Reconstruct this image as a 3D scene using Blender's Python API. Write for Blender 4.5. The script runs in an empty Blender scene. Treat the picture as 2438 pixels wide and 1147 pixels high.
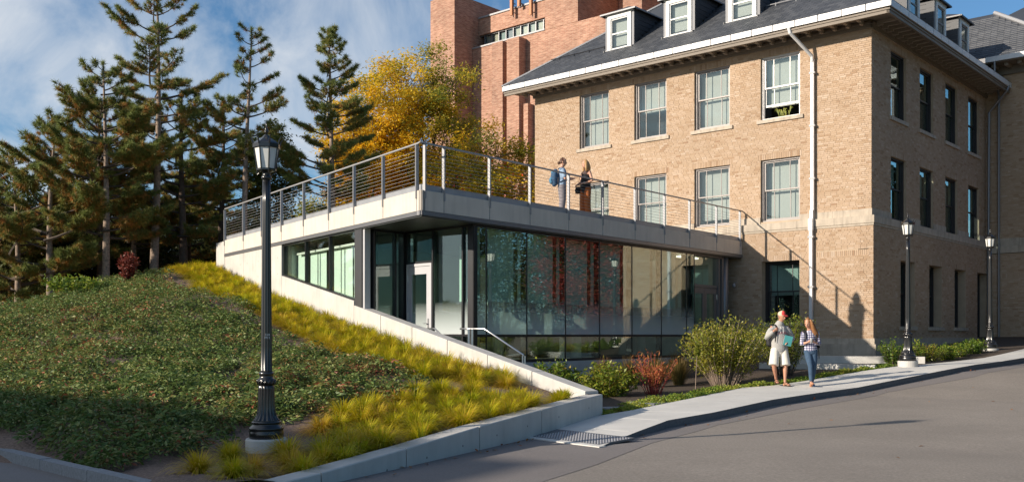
import bpy, bmesh, math, random
import numpy as np
from mathutils import Vector, Matrix
random.seed(7); RNG = np.random.default_rng(11)
SC = bpy.context.scene
COL = SC.collection
# ------------------------------------------------------------------ camera
cam_d = bpy.data.cameras.new("camera"); cam = bpy.data.objects.new("camera", cam_d); COL.objects.link(cam)
cam.location = (0, 0, 0); cam.rotation_euler = (math.radians(90), 0, 0)
cam_d.sensor_width = 36; cam_d.lens = 2312 / 2438 * 36; cam_d.shift_y = (797 - 573.5) / 2438
cam_d.clip_start = .1; cam_d.clip_end = 6000
SC.camera = cam
# ------------------------------------------------------------------ sun, sky, exposure
SUN_EL, SUN_DIR = 19.8, (-.916, -.40)          # towards the sun
sun_d = bpy.data.lights.new("sun", 'SUN'); sun_d.energy = 5.0; sun_d.angle = math.radians(.55); sun_d.color = (1, .885, .74)
sun = bpy.data.objects.new("sun", sun_d); COL.objects.link(sun)
ce = math.cos(math.radians(SUN_EL)); sv = Vector((SUN_DIR[0] * ce, SUN_DIR[1] * ce, math.sin(math.radians(SUN_EL))))
sun.rotation_euler = sv.to_track_quat('Z', 'Y').to_euler(); sun.location = (-40, -20, 40)
world = bpy.data.worlds.new("World"); SC.world = world; world.use_nodes = True
wn, wl = world.node_tree.nodes, world.node_tree.links; wn.clear()
wo = wn.new('ShaderNodeOutputWorld'); wb = wn.new('ShaderNodeBackground'); wb.inputs['Strength'].default_value = .088
sky = wn.new('ShaderNodeTexSky'); sky.sky_type = 'NISHITA'; sky.sun_disc = False
sky.sun_elevation = math.radians(SUN_EL); sky.sun_rotation = math.atan2(SUN_DIR[0], SUN_DIR[1]) % (2 * math.pi)
sky.air_density = 1.0; sky.dust_density = .6; sky.ozone_density = 4.0
tc = wn.new('ShaderNodeTexCoord'); sep = wn.new('ShaderNodeSeparateXYZ'); wl.new(tc.outputs['Generated'], sep.inputs[0])
def wm(op, a, b):
    n = wn.new('ShaderNodeMath'); n.operation = op
    for i, v in enumerate((a, b)):
        if isinstance(v, (int, float)): n.inputs[i].default_value = v
        elif v is not None: wl.new(v, n.inputs[i])
    return n.outputs[0]
zz = wm('ADD', wm('MAXIMUM', sep.outputs[2], 0.0), .16)
cx_, cy_ = wm('DIVIDE', sep.outputs[0], zz), wm('DIVIDE', sep.outputs[1], zz)
cmb = wn.new('ShaderNodeCombineXYZ'); wl.new(cx_, cmb.inputs[0]); wl.new(cy_, cmb.inputs[1])
mp = wn.new('ShaderNodeMapping'); wl.new(cmb.outputs[0], mp.inputs[0]); mp.inputs['Rotation'].default_value = (0, 0, .35); mp.inputs['Scale'].default_value = (2.3, .8, 1); mp.inputs['Location'].default_value = (3.1, 1.7, 0)
n1 = wn.new('ShaderNodeTexNoise'); n1.inputs['Scale'].default_value = 1.0; n1.inputs['Detail'].default_value = 9; n1.inputs['Roughness'].default_value = .6; n1.inputs['Distortion'].default_value = 1.3
wl.new(mp.outputs[0], n1.inputs[0])
n2 = wn.new('ShaderNodeTexNoise'); n2.inputs['Scale'].default_value = .55; n2.inputs['Detail'].default_value = 2; wl.new(cmb.outputs[0], n2.inputs[0])
# more cloud toward the sun side of the sky (x < 0)
dens = wm('ADD', wm('ADD', wm('MULTIPLY', n1.outputs[0], 1.0), wm('MULTIPLY', n2.outputs[0], .4)), wm('MULTIPLY', sep.outputs[0], -.42))
rmp = wn.new('ShaderNodeValToRGB'); wl.new(dens, rmp.inputs[0])
rmp.color_ramp.elements[0].position = .68; rmp.color_ramp.elements[0].color = (0.04, 0.04, 0.04, 1)
rmp.color_ramp.elements[1].position = 1.0; rmp.color_ramp.elements[1].color = (.86, .86, .86, 1)
hue_ = wn.new('ShaderNodeVectorMath'); hue_.operation = 'MULTIPLY'; wl.new(sky.outputs[0], hue_.inputs[0]); hue_.inputs[1].default_value = (.76, 1.07, 1.18)
mixw = wn.new('ShaderNodeMix'); mixw.data_type = 'RGBA'; wl.new(rmp.outputs[0], mixw.inputs[0]); wl.new(hue_.outputs[0], mixw.inputs[6]); mixw.inputs[7].default_value = (6.2, 6.6, 7.1, 1)
wl.new(mixw.outputs[2], wb.inputs[0]); wl.new(wb.outputs[0], wo.inputs[0])
SC.view_settings.view_transform = 'Standard'; SC.view_settings.look = 'None'; SC.view_settings.gamma = 1; SC.view_settings.use_curve_mapping = False
SC.view_settings.exposure = 0.38
SC.render.engine = 'CYCLES'; SC.cycles.max_bounces = 8; SC.cycles.transparent_max_bounces = 12; SC.cycles.use_denoising = True
SC.cycles.caustics_reflective = False; SC.cycles.caustics_refractive = False

# ------------------------------------------------------------------ material helpers
def nodes(name):
    m = bpy.data.materials.new(name); m.use_nodes = True; nt = m.node_tree; nt.nodes.clear()
    out = nt.nodes.new('ShaderNodeOutputMaterial'); return m, nt, out
def ramp(nt, stops, src):
    r = nt.nodes.new('ShaderNodeValToRGB'); cr = r.color_ramp
    while len(cr.elements) < len(stops): cr.elements.new(.5)
    for e, (p, c) in zip(cr.elements, stops): e.position = p; e.color = (*c, 1)
    nt.links.new(src, r.inputs[0]); return r.outputs[0]
def mat(name, col, rough=.8, metal=0, var=.12, scale=3.0, bump=.0, bscale=60, spec=.4, dirt=None, coat=0, streak=0):
    """plain surface: base colour broken up by two octaves of noise, fine relief"""
    m, nt, out = nodes(name); p = nt.nodes.new('ShaderNodeBsdfPrincipled'); nt.links.new(p.outputs[0], out.inputs[0])
    p.inputs['Roughness'].default_value = rough; p.inputs['Metallic'].default_value = metal; p.inputs['Specular IOR Level'].default_value = spec
    if coat: p.inputs['Coat Weight'].default_value = coat; p.inputs['Coat Roughness'].default_value = .15
    t = nt.nodes.new('ShaderNodeTexCoord'); n = nt.nodes.new('ShaderNodeTexNoise'); n.inputs['Scale'].default_value = scale; n.inputs['Detail'].default_value = 8; n.inputs['Roughness'].default_value = .65
    nt.links.new(t.outputs['Object'], n.inputs[0])
    lo = tuple(max(0, c * (1 - var)) for c in col); hi = tuple(min(1, c * (1 + var)) for c in col)
    st = [(.3, lo), (.7, hi)]
    if dirt: st = [(.2, tuple(c * dirt for c in col)), (.42, lo), (.7, hi)]
    cc = ramp(nt, st, n.outputs[0])
    if streak:                                                         # rain streaks running down the face
        mp_ = nt.nodes.new('ShaderNodeMapping'); nt.links.new(t.outputs['Object'], mp_.inputs[0]); mp_.inputs['Scale'].default_value = (5, 5, .55)
        ns = nt.nodes.new('ShaderNodeTexNoise'); ns.inputs['Scale'].default_value = 1.6; ns.inputs['Detail'].default_value = 6; nt.links.new(mp_.outputs[0], ns.inputs[0])
        rs = ramp(nt, [(.32, (1 - streak,) * 3), (.52, (1, 1, 1)), (.75, (1 + streak * .25,) * 3)], ns.outputs[0])
        mx = nt.nodes.new('ShaderNodeMix'); mx.data_type = 'RGBA'; mx.blend_type = 'MULTIPLY'; mx.inputs[0].default_value = 1; nt.links.new(cc, mx.inputs[6]); nt.links.new(rs, mx.inputs[7]); cc = mx.outputs[2]
    nt.links.new(cc, p.inputs['Base Color'])
    if bump:
        b = nt.nodes.new('ShaderNodeBump'); b.inputs['Strength'].default_value = bump; b.inputs['Distance'].default_value = .01
        n3 = nt.nodes.new('ShaderNodeTexNoise'); n3.inputs['Scale'].default_value = bscale; n3.inputs['Detail'].default_value = 5
        nt.links.new(t.outputs['Object'], n3.inputs[0]); nt.links.new(n3.outputs[0], b.inputs['Height']); nt.links.new(b.outputs[0], p.inputs['Normal'])
    return m
def piece_mat(name, stops, rough=.85, by_object=False, fine=.25, fscale=40, spec=.3, big=.17, bscale=.45):
    """a material whose colour differs from piece to piece (attribute 'rnd' on faces, or the object's own random number)"""
    m, nt, out = nodes(name); p = nt.nodes.new('ShaderNodeBsdfPrincipled'); nt.links.new(p.outputs[0], out.inputs[0])
    p.inputs['Roughness'].default_value = rough; p.inputs['Specular IOR Level'].default_value = spec
    if by_object: o = nt.nodes.new('ShaderNodeObjectInfo'); src = o.outputs['Random']
    else: a = nt.nodes.new('ShaderNodeAttribute'); a.attribute_name = 'rnd'; src = a.outputs['Fac']
    c = ramp(nt, stops, src)
    g = nt.nodes.new('ShaderNodeNewGeometry')
    n = nt.nodes.new('ShaderNodeTexNoise'); n.inputs['Scale'].default_value = fscale; n.inputs['Detail'].default_value = 4; nt.links.new(g.outputs['Position'], n.inputs[0])
    n2 = nt.nodes.new('ShaderNodeTexNoise'); n2.inputs['Scale'].default_value = bscale; n2.inputs['Detail'].default_value = 5; nt.links.new(g.outputs['Position'], n2.inputs[0])
    ma = nt.nodes.new('ShaderNodeMath'); ma.operation = 'MULTIPLY_ADD'; nt.links.new(n.outputs[0], ma.inputs[0]); ma.inputs[1].default_value = fine * 2; ma.inputs[2].default_value = 1 - fine
    mb_ = nt.nodes.new('ShaderNodeMath'); mb_.operation = 'MULTIPLY_ADD'; nt.links.new(n2.outputs[0], mb_.inputs[0]); mb_.inputs[1].default_value = big * 2; mb_.inputs[2].default_value = 1 - big
    mm = nt.nodes.new('ShaderNodeMath'); mm.operation = 'MULTIPLY'; nt.links.new(ma.outputs[0], mm.inputs[0]); nt.links.new(mb_.outputs[0], mm.inputs[1])
    vm = nt.nodes.new('ShaderNodeVectorMath'); vm.operation = 'SCALE'; nt.links.new(c, vm.inputs[0]); nt.links.new(mm.outputs[0], vm.inputs['Scale'])
    nt.links.new(vm.outputs[0], p.inputs['Base Color'])
    return m
def leaf_mat(name, stops, trans=.35, rough=.5, spec=.35):
    m, nt, out = nodes(name); p = nt.nodes.new('ShaderNodeBsdfPrincipled'); p.inputs['Roughness'].default_value = rough; p.inputs['Specular IOR Level'].default_value = spec
    a = nt.nodes.new('ShaderNodeAttribute'); a.attribute_name = 'rnd'
    c = ramp(nt, stops, a.outputs['Fac']); nt.links.new(c, p.inputs['Base Color'])
    t = nt.nodes.new('ShaderNodeBsdfTranslucent'); nt.links.new(c, t.inputs[0])
    x = nt.nodes.new('ShaderNodeMixShader'); x.inputs[0].default_value = trans; nt.links.new(p.outputs[0], x.inputs[1]); nt.links.new(t.outputs[0], x.inputs[2]); nt.links.new(x.outputs[0], out.inputs[0])
    return m
def glass_mat(name, tint, ior=1.6, base=.0, rough=.0, frit=None):
    """architectural glass: tinted see-through plus mirror reflection by Fresnel; frit = printed dots fading upward (z range in metres)"""
    m, nt, out = nodes(name)
    tr = nt.nodes.new('ShaderNodeBsdfTransparent'); tr.inputs[0].default_value = (*tint, 1)
    gl = nt.nodes.new('ShaderNodeBsdfGlossy'); gl.inputs['Roughness'].default_value = rough; gl.inputs[0].default_value = (.9, .97, .94, 1)
    fr = nt.nodes.new('ShaderNodeFresnel'); fr.inputs['IOR'].default_value = ior
    g0 = nt.nodes.new('ShaderNodeNewGeometry'); io = nt.nodes.new('ShaderNodeMapRange'); nt.links.new(g0.outputs['Backfacing'], io.inputs[0]); io.inputs[3].default_value = ior; io.inputs[4].default_value = 1 / ior; nt.links.new(io.outputs[0], fr.inputs['IOR'])
    nz = nt.nodes.new('ShaderNodeTexNoise'); nz.inputs['Scale'].default_value = 1.3; nz.inputs['Detail'].default_value = 1
    g = nt.nodes.new('ShaderNodeNewGeometry'); nt.links.new(g.outputs['Position'], nz.inputs[0])
    b = nt.nodes.new('ShaderNodeBump'); b.inputs['Strength'].default_value = .008; b.inputs['Distance'].default_value = .1; nt.links.new(nz.outputs[0], b.inputs['Height']); nt.links.new(b.outputs[0], gl.inputs['Normal'])
    ad = nt.nodes.new('ShaderNodeMath'); ad.operation = 'ADD'; ad.use_clamp = True; nt.links.new(fr.outputs[0], ad.inputs[0]); ad.inputs[1].default_value = base
    x = nt.nodes.new('ShaderNodeMixShader'); nt.links.new(ad.outputs[0], x.inputs[0]); nt.links.new(tr.outputs[0], x.inputs[1]); nt.links.new(gl.outputs[0], x.inputs[2])
    res = x
    if frit:
        s = nt.nodes.new('ShaderNodeSeparateXYZ'); nt.links.new(g.outputs['Position'], s.inputs[0])
        mr = nt.nodes.new('ShaderNodeMapRange'); nt.links.new(s.outputs[2], mr.inputs[0]); mr.inputs[1].default_value = frit[0]; mr.inputs[2].default_value = frit[1]; mr.inputs[3].default_value = frit[2]; mr.inputs[4].default_value = 0
        df = nt.nodes.new('ShaderNodeBsdfDiffuse'); df.inputs[0].default_value = (.80, .84, .84, 1)
        tl = nt.nodes.new('ShaderNodeBsdfTranslucent'); tl.inputs[0].default_value = (.80, .86, .86, 1)
        dm = nt.nodes.new('ShaderNodeMixShader'); dm.inputs[0].default_value = .4; nt.links.new(df.outputs[0], dm.inputs[1]); nt.links.new(tl.outputs[0], dm.inputs[2])
        y = nt.nodes.new('ShaderNodeMixShader'); nt.links.new(mr.outputs[0], y.inputs[0]); nt.links.new(x.outputs[0], y.inputs[1]); nt.links.new(dm.outputs[0], y.inputs[2]); res = y
    nt.links.new(res.outputs[0], out.inputs[0]); return m

BR = [(0, (.32, .205, .13)), (.06, (.37, .25, .16)), (.14, (.405, .285, .19)), (.5, (.435, .315, .218)), (.9, (.46, .34, .245)), (1, (.50, .39, .295))]
M = {}
M['brick'] = piece_mat('buff_brick', BR); M['brick_piece'] = piece_mat('buff_brick_single', BR, by_object=True)
M['mortar'] = mat('mortar', (.45, .35, .25), .95, var=.12, bump=.2)
SL = [(0, (.050, .054, .062)), (.5, (.064, .068, .077)), (1, (.088, .092, .10))]
M['slate'] = piece_mat('roof_slate', SL, .55, spec=.5); M['slate_piece'] = piece_mat('roof_slate_single', SL, .55, by_object=True, spec=.5)
M['slate_light'] = piece_mat('dormer_slate', [(0, (.26, .26, .27)), (1, (.42, .42, .42))], .6)
M['limestone'] = mat('limestone', (.48, .41, .33), .85, var=.1, bump=.15, dirt=.75, streak=.2)
M['zinc'] = mat('painted_gutter_metal', (.66, .66, .67), .5, .1, var=.05, scale=6)
M['cornice'] = mat('cornice_paint', (.20, .165, .13), .6, var=.12)
M['bracket'] = mat('bracket_paint', (.30, .25, .20), .6, var=.12)
M['white_paint'] = mat('white_paint', (.78, .77, .75), .5, var=.06)
M['taupe'] = mat('taupe_window_frame', (.26, .235, .225), .45, .1, var=.08)
M['dark_frame'] = mat('dark_window_frame', (.045, .043, .045), .4, .3, var=.1)
M['blind'] = mat('window_blind', (.44, .455, .425), .8, var=.05, scale=1.2)
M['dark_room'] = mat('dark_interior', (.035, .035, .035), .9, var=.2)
M['win_glass'] = glass_mat('window_glass', (.93, .95, .945), 1.5, .04)
M['concrete'] = mat('cast_concrete', (.54, .52, .485), .82, var=.08, scale=1.4, bump=.12, bscale=90, dirt=.82, streak=.08)
M['fascia'] = mat('fascia_concrete', (.64, .575, .50), .75, var=.06, scale=1.1, bump=.08, dirt=.9, streak=.08)
M['conc_dark'] = mat('joint_shadow_sealant', (.16, .15, .14), .9, var=.1)
M['walk'] = mat('sidewalk_concrete', (.63, .61, .57), .9, var=.06, scale=1.1, bump=.25, bscale=120, dirt=.88)
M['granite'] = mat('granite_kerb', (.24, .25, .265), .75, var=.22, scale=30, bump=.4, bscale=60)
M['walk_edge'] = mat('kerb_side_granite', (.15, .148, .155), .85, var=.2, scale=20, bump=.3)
M['metal'] = mat('grey_coated_metal', (.20, .20, .21), .4, .5, var=.06)
M['metal_lt'] = mat('galvanised_steel', (.36, .36, .37), .6, .25, var=.08, scale=12)
M['steel'] = mat('brushed_stainless', (.62, .61, .60), .28, .9, var=.05)
M['dark_metal'] = mat('dark_bronze_metal', (.035, .035, .038), .35, .4, var=.1)
M['soffit'] = mat('dark_soffit_panel', (.085, .09, .09), .35, .2, var=.1)
M['door_paint'] = mat('light_grey_door_paint', (.50, .50, .52), .45, .2, var=.04)
M['door_grey'] = mat('warm_grey_door_paint', (.19, .17, .165), .45, .2, var=.04)
M['curtain_glass'] = glass_mat('curtain_wall_glass', (.84, .93, .89), 1.62, .10)
M['frit_soft'] = glass_mat('soft_fritted_glass', (.84, .93, .89), 1.62, .11, frit=(-.02, .95, .72))  # same frit made weaker: the facade's shade is put into its strength
M['frit_glass'] = glass_mat('fritted_curtain_wall_glass', (.82, .92, .875), 1.6, .05, frit=(-.02, .85, .86))
M['green_glass'] = glass_mat('side_window_glass', (.93, .985, .95), 1.5, .02)
M['shade'] = mat('mint_roller_shade', (.74, .83, .77), .8, var=.03)
M['inner_wall'] = mat('pale_interior_wall', (.70, .75, .70), .9, var=.04)
M['inner_floor'] = mat('interior_floor', (.34, .33, .30), .5, var=.1)
M['black_iron'] = mat('black_lamp_paint', (.012, .012, .013), .28, .0, var=.25, scale=30, spec=.6, coat=.3)
M['lamp_glass'] = mat('frosted_lamp_glass', (.72, .72, .69), .35, var=.05, scale=8)
M['white_print'] = mat('white_stencil_paint', (.8, .8, .78), .6, var=.02)
M['red_brick'] = None
M['mulch'] = mat('bark_mulch', (.19, .13, .10), .95, var=.55, scale=28, bump=1.0, bscale=45)
M['soil'] = mat('bed_soil', (.075, .055, .04), .95, var=.5, scale=20, bump=1.0, bscale=40)
M['bark'] = mat('pine_bark', (.27, .205, .16), .95, var=.55, scale=13, bump=1.0, bscale=14)
M['bark_dark'] = mat('dark_pine_bark', (.12, .085, .065), .95, var=.35, scale=9, bump=1.0, bscale=14)
M['twig'] = mat('twig_bark', (.10, .08, .065), .95, var=.3, scale=9)
M['lawn'] = mat('lawn_grass_surface', (.09, .12, .03), .95, var=.35, scale=8, bump=1.0, bscale=60)

def asphalt(name, c, fl, patch):
    m, nt, out = nodes(name); p = nt.nodes.new('ShaderNodeBsdfPrincipled'); nt.links.new(p.outputs[0], out.inputs[0]); p.inputs['Roughness'].default_value = .88
    g = nt.nodes.new('ShaderNodeNewGeometry')
    n = nt.nodes.new('ShaderNodeTexNoise'); n.inputs['Scale'].default_value = 30; n.inputs['Detail'].default_value = 7; n.inputs['Roughness'].default_value = .75; nt.links.new(g.outputs['Position'], n.inputs[0])
    n2 = nt.nodes.new('ShaderNodeTexNoise'); n2.inputs['Scale'].default_value = .45; n2.inputs['Detail'].default_value = 6; n2.inputs['Roughness'].default_value = .6; nt.links.new(g.outputs['Position'], n2.inputs[0])
    a = ramp(nt, [(.30, tuple(x * (1 - fl) for x in c)), (.52, c), (.68, tuple(x * (1 + fl) for x in c)), (.8, tuple(x * (1 + 2.2 * fl) for x in c))], n.outputs[0])
    b = ramp(nt, [(.3, (1 - patch,) * 3), (.7, (1 + patch,) * 3)], n2.outputs[0])
    mx = nt.nodes.new('ShaderNodeMix'); mx.data_type = 'RGBA'; mx.blend_type = 'MULTIPLY'; mx.inputs[0].default_value = 1; nt.links.new(a, mx.inputs[6]); nt.links.new(b, mx.inputs[7])
    nt.links.new(mx.outputs[2], p.inputs['Base Color'])
    bu = nt.nodes.new('ShaderNodeBump'); bu.inputs['Strength'].default_value = .6; bu.inputs['Distance'].default_value = .008; nt.links.new(n.outputs[0], bu.inputs['Height']); nt.links.new(bu.outputs[0], p.inputs['Normal'])
    return m
M['asphalt'] = asphalt('asphalt', (.255, .222, .19), .32, .13)
M['asphalt_new'] = asphalt('smooth_asphalt', (.20, .178, .168), .16, .08)

# ------------------------------------------------------------------ object helpers
def setp(o, label=None, cat=None, group=None, kind=None):
    if label: o['label'] = label
    if cat: o['category'] = cat
    if group: o['group'] = group
    if kind: o['kind'] = kind
    return o
def empty(name, loc, label=None, cat=None, group=None, kind=None, rz=0):
    o = bpy.data.objects.new(name, None); COL.objects.link(o); o.location = loc; o.rotation_euler = (0, 0, rz); o.empty_display_size = .2
    return setp(o, label, cat, group, kind)
def attach(o, parent, keep=True):
    """parent o; with keep, its mesh coordinates stay world coordinates"""
    if parent is not None:
        o.parent = parent
        if keep:
            L = Vector(parent.location); p = parent.parent
            if p is not None: L = Vector((0, 0, 0)) if parent.type == 'MESH' else L
            if p is None: o.matrix_parent_inverse = Matrix.Translation(-L)
    return o
def link(name, me, parent=None, keep=True):
    o = bpy.data.objects.new(name, me); COL.objects.link(o); attach(o, parent, keep); return o
class MB:
    """collects faces of one mesh"""
    def __init__(s): s.v = []; s.f = []; s.m = []; s.r = []
    def face(s, pts, m=0, r=.5):
        i = len(s.v); s.v.extend(pts); s.f.append(tuple(range(i, i + len(pts)))); s.m.append(m); s.r.append(r)
    def hexa(s, c, m=0, r=.5, skip=()):
        """c: 8 corners, 0-3 bottom (ccw), 4-7 top"""
        i = len(s.v); s.v.extend(c)
        for k, q in enumerate(((3, 2, 1, 0), (4, 5, 6, 7), (0, 1, 5, 4), (1, 2, 6, 5), (2, 3, 7, 6), (3, 0, 4, 7))):
            if k in skip: continue
            s.f.append(tuple(i + j for j in q)); s.m.append(m); s.r.append(r)
    def box(s, x0, x1, y0, y1, z0, z1, m=0, r=.5):
        s.hexa([(x0, y0, z0), (x1, y0, z0), (x1, y1, z0), (x0, y1, z0), (x0, y0, z1), (x1, y0, z1), (x1, y1, z1), (x0, y1, z1)], m, r)
    def fbox(s, F, s0, s1, w0, w1, z0, z1, m=0, r=.5, skip=()):
        s.hexa([F(s0, w0, z0), F(s1, w0, z0), F(s1, w1, z0), F(s0, w1, z0), F(s0, w0, z1), F(s1, w0, z1), F(s1, w1, z1), F(s0, w1, z1)], m, r, skip)
    def prism(s, F, poly, w0, w1, m=0, r=.5):
        """poly in the wall's own (along, z) coordinates, thickness from w0 to w1"""
        n = len(poly); i = len(s.v)
        s.v.extend([F(a, w0, z) for a, z in poly]); s.v.extend([F(a, w1, z) for a, z in poly])
        s.f.append(tuple(range(i + n - 1, i - 1, -1))); s.f.append(tuple(range(i + n, i + 2 * n)))
        s.m += [m, m]; s.r += [r, r]
        for k in range(n):
            k2 = (k + 1) % n; s.f.append((i + k, i + k2, i + n + k2, i + n + k)); s.m.append(m); s.r.append(r)
    def slab(s, poly, z0, z1, m=0, r=.5):
        """horizontal prism; z0/z1 numbers or functions of (x, y)"""
        n = len(poly); i = len(s.v); g = lambda z, x, y: z(x, y) if callable(z) else z
        s.v.extend([(x, y, g(z0, x, y)) for x, y in poly]); s.v.extend([(x, y, g(z1, x, y)) for x, y in poly])
        s.f.append(tuple(range(i + n - 1, i - 1, -1))); s.f.append(tuple(range(i + n, i + 2 * n))); s.m += [m, m]; s.r += [r, r]
        for k in range(n):
            k2 = (k + 1) % n; s.f.append((i + k, i + k2, i + n + k2, i + n + k)); s.m.append(m); s.r.append(r)
    def tube(s, pts, rad, n=8, m=0, r=.5, cap=True):
        pts = [Vector(p) for p in pts]; rad = rad if isinstance(rad, (list, tuple)) else [rad] * len(pts)
        base = len(s.v); up = None
        for k, p in enumerate(pts):
            d = (pts[min(k + 1, len(pts) - 1)] - pts[max(k - 1, 0)]).normalized()
            if up is None: up = Vector((0, 0, 1)) if abs(d.z) < .9 else Vector((1, 0, 0))
            a = d.cross(up).normalized(); b = a.cross(d).normalized(); up = b
            for j in range(n):
                t = 2 * math.pi * j / n; q = p + (a * math.cos(t) + b * math.sin(t)) * rad[k]; s.v.append(tuple(q))
        for k in range(len(pts) - 1):
            for j in range(n):
                j2 = (j + 1) % n; s.f.append((base + k * n + j, base + k * n + j2, base + (k + 1) * n + j2, base + (k + 1) * n + j)); s.m.append(m); s.r.append(r)
        if cap:
            s.f.append(tuple(base + j for j in range(n - 1, -1, -1))); s.f.append(tuple(base + (len(pts) - 1) * n + j for j in range(n))); s.m += [m, m]; s.r += [r, r]
    def lathe(s, prof, n=24, c=(0, 0), flute=None, m=0, rot=0):
        """prof: [(radius, z)]; flute: (z0, z1, depth, count)"""
        base = len(s.v)
        for rr, z in prof:
            for j in range(n):
                t = 2 * math.pi * j / n + rot; q = rr
                if flute and flute[0] <= z <= flute[1]: q = rr - flute[2] * rr * (.5 - .5 * math.cos(flute[3] * t))
                s.v.append((c[0] + q * math.cos(t), c[1] + q * math.sin(t), z))
        for k in range(len(prof) - 1):
            for j in range(n):
                j2 = (j + 1) % n; s.f.append((base + k * n + j, base + k * n + j2, base + (k + 1) * n + j2, base + (k + 1) * n + j)); s.m.append(m); s.r.append(.5)
        s.f.append(tuple(base + j for j in range(n - 1, -1, -1))); s.f.append(tuple(base + (len(prof) - 1) * n + j for j in range(n))); s.m += [m, m]; s.r += [.5, .5]
    def mesh(s, name, mats, smooth=False, rnd=False):
        me = bpy.data.meshes.new(name); me.from_pydata(s.v, [], s.f)
        for q in (mats if isinstance(mats, (list, tuple)) else [mats]): me.materials.append(q)
        me.polygons.foreach_set('material_index', s.m)
        if 5 < len(s.f) < 6000:
            bm = bmesh.new(); bm.from_mesh(me); bmesh.ops.recalc_face_normals(bm, faces=bm.faces[:]); bm.to_mesh(me); bm.free()
        if smooth: me.polygons.foreach_set('use_smooth', [True] * len(s.f))
        if rnd: me.attributes.new('rnd', 'FLOAT', 'FACE').data.foreach_set('value', s.r)
        me.update(); return me
    def build(s, name, mats, parent=None, keep=True, smooth=False, rnd=False, **p):
        return setp(link(name, s.mesh(name, mats, smooth, rnd), parent, keep), **p)
def np_mesh(name, V, F, mats, rnd=None, mi=None, smooth=False):
    """V (n,3); F (m,k) all faces of k corners"""
    me = bpy.data.meshes.new(name); V = np.asarray(V, np.float32); F = np.asarray(F, np.int32); k = F.shape[1]
    me.vertices.add(len(V)); me.vertices.foreach_set('co', V.ravel()); me.loops.add(F.size); me.loops.foreach_set('vertex_index', F.ravel())
    me.polygons.add(len(F)); me.polygons.foreach_set('loop_start', np.arange(0, F.size, k, dtype=np.int32)); me.polygons.foreach_set('loop_total', np.full(len(F), k, np.int32))
    if mi is not None: me.polygons.foreach_set('material_index', np.asarray(mi, np.int32))
    if smooth: me.polygons.foreach_set('use_smooth', np.ones(len(F), bool))
    for q in (mats if isinstance(mats, (list, tuple)) else [mats]): me.materials.append(q)
    me.update(calc_edges=True)
    if rnd is not None: me.attributes.new('rnd', 'FLOAT', 'FACE').data.foreach_set('value', np.asarray(rnd, np.float32))
    return me
class Frame:
    """wall coordinates: s along the wall, w outward, z up"""
    def __init__(s, P, d, n=None):
        s.P = Vector((P[0], P[1], 0)); s.d = Vector((d[0], d[1], 0)).normalized(); s.n = Vector((n[0], n[1], 0)).normalized()
    def __call__(s, a, w, z): q = s.P + s.d * a + s.n * w; return (q.x, q.y, z)
    def mat(s, a, w, z):
        q = s.P + s.d * a + s.n * w
        return Matrix(((s.d.x, s.n.x, 0, q.x), (s.d.y, s.n.y, 0, q.y), (0, 0, 1, z), (0, 0, 0, 1)))
# ------------------------------------------------------------------ the place: axes of the two buildings and the ground's heights
C0 = (11.82, 31.94); A = (-.7497, .6618); B = (.6618, .7497)         # corner of the brick building; along its front; along its side
T0 = (-2.10, 22.45); R = (.639, .769); L = (-.558, .830)              # tip of the concrete wing; along its two edges
nA = (-A[0], -A[1]); nB = (-B[0], -B[1])
FF = Frame(C0, A, nB)                                                 # front wall
FS = Frame(C0, B, nA)                                                 # side wall
RF = Frame(T0, R, (.769, -.639)); LF = Frame(T0, L, (-.83, -.558))
_W = np.array([(0, -1.5), (8, -1.48), (13.8, -1.43), (21.8, -1.23), (26.8, -.82), (31.8, -.72), (35.3, -.45), (45, 0), (90, .8)])
_R = np.array([(0, -1.62), (8, -1.6), (13.8, -1.56), (21.8, -1.37), (26.8, -.97), (31.8, -.86), (35.3, -.59), (45, -.14), (90, .66)])
def road_z(x, y): return float(np.interp(.66 * x + .75 * y, _R[:, 0], _R[:, 1]))
def walk_z(x, y): return float(np.interp(.66 * x + .75 * y, _W[:, 0], _W[:, 1]))
# hillside heights: linear radial basis through surveyed points
KB = [(-2.0, 8.1), (-3.69, 9.71), (-6.6, 12.5), (-11.5, 15.6), (-22, 20.0)]     # granite kerb round the planted bank
Q = (1.477, 17.13); KD = (-.458, -.889); KF = Frame(Q, KD, (.889, -.458))        # low concrete wall along the pavement
_h = []
for s_, z_ in ((18, 2.55), (15.5, 2.42), (12.5, 1.80), (8.95, 1.02), (6.3, .58), (3.69, .12), (1, -.25), (-1.2, -.60), (-2.85, -.80), (-4.4, -.97), (-6.2, -1.2)):
    x, y, _ = LF(s_, .05, 0); _h.append((x, y, z_))
for s_, z_ in ((1, -1.19), (2.2, -1.24), (4.2, -1.33), (6.0, -1.45), (7.65, -1.53), (10, -1.62), (13, -1.7)):
    x, y, _ = KF(s_, -.3, 0); _h.append((x, y, z_))
for x, y in KB + [(-9, 14.0), (-16.5, 17.8)]: _h.append((x, y, -1.5)); _h.append((x - .6, y - 1.0, -2.1))
_h += [(-3.13, 12.45, -1.44), (-14.2, 27, .55), (-13.5, 28.5, .93), (-12.96, 30, 1.34), (-12.1, 31.5, 1.76), (-11.7, 33, 2.1), (-10.5, 20.6, -.42), (-9.2, 22.5, .18),
       (-7.2, 18.2, -.62), (-8.3, 26, 1.0), (-5.6, 21.5, -.15), (-2.6, 17.6, -.72), (-18, 25, -.3), (-24, 28, -.6), (-16, 31, .6), (-17, 40, .8), (-12, 46, 1.7), (-26, 44, .3), (-9, 60, 1.5), (-45, 60, 0), (-45, 30, -1), (-8, 40, 2.4)]
_h = np.array(_h)
def _k(P): return np.sqrt(((P[:, None, :] - _h[None, :, :2]) ** 2).sum(-1) + .3)
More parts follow.
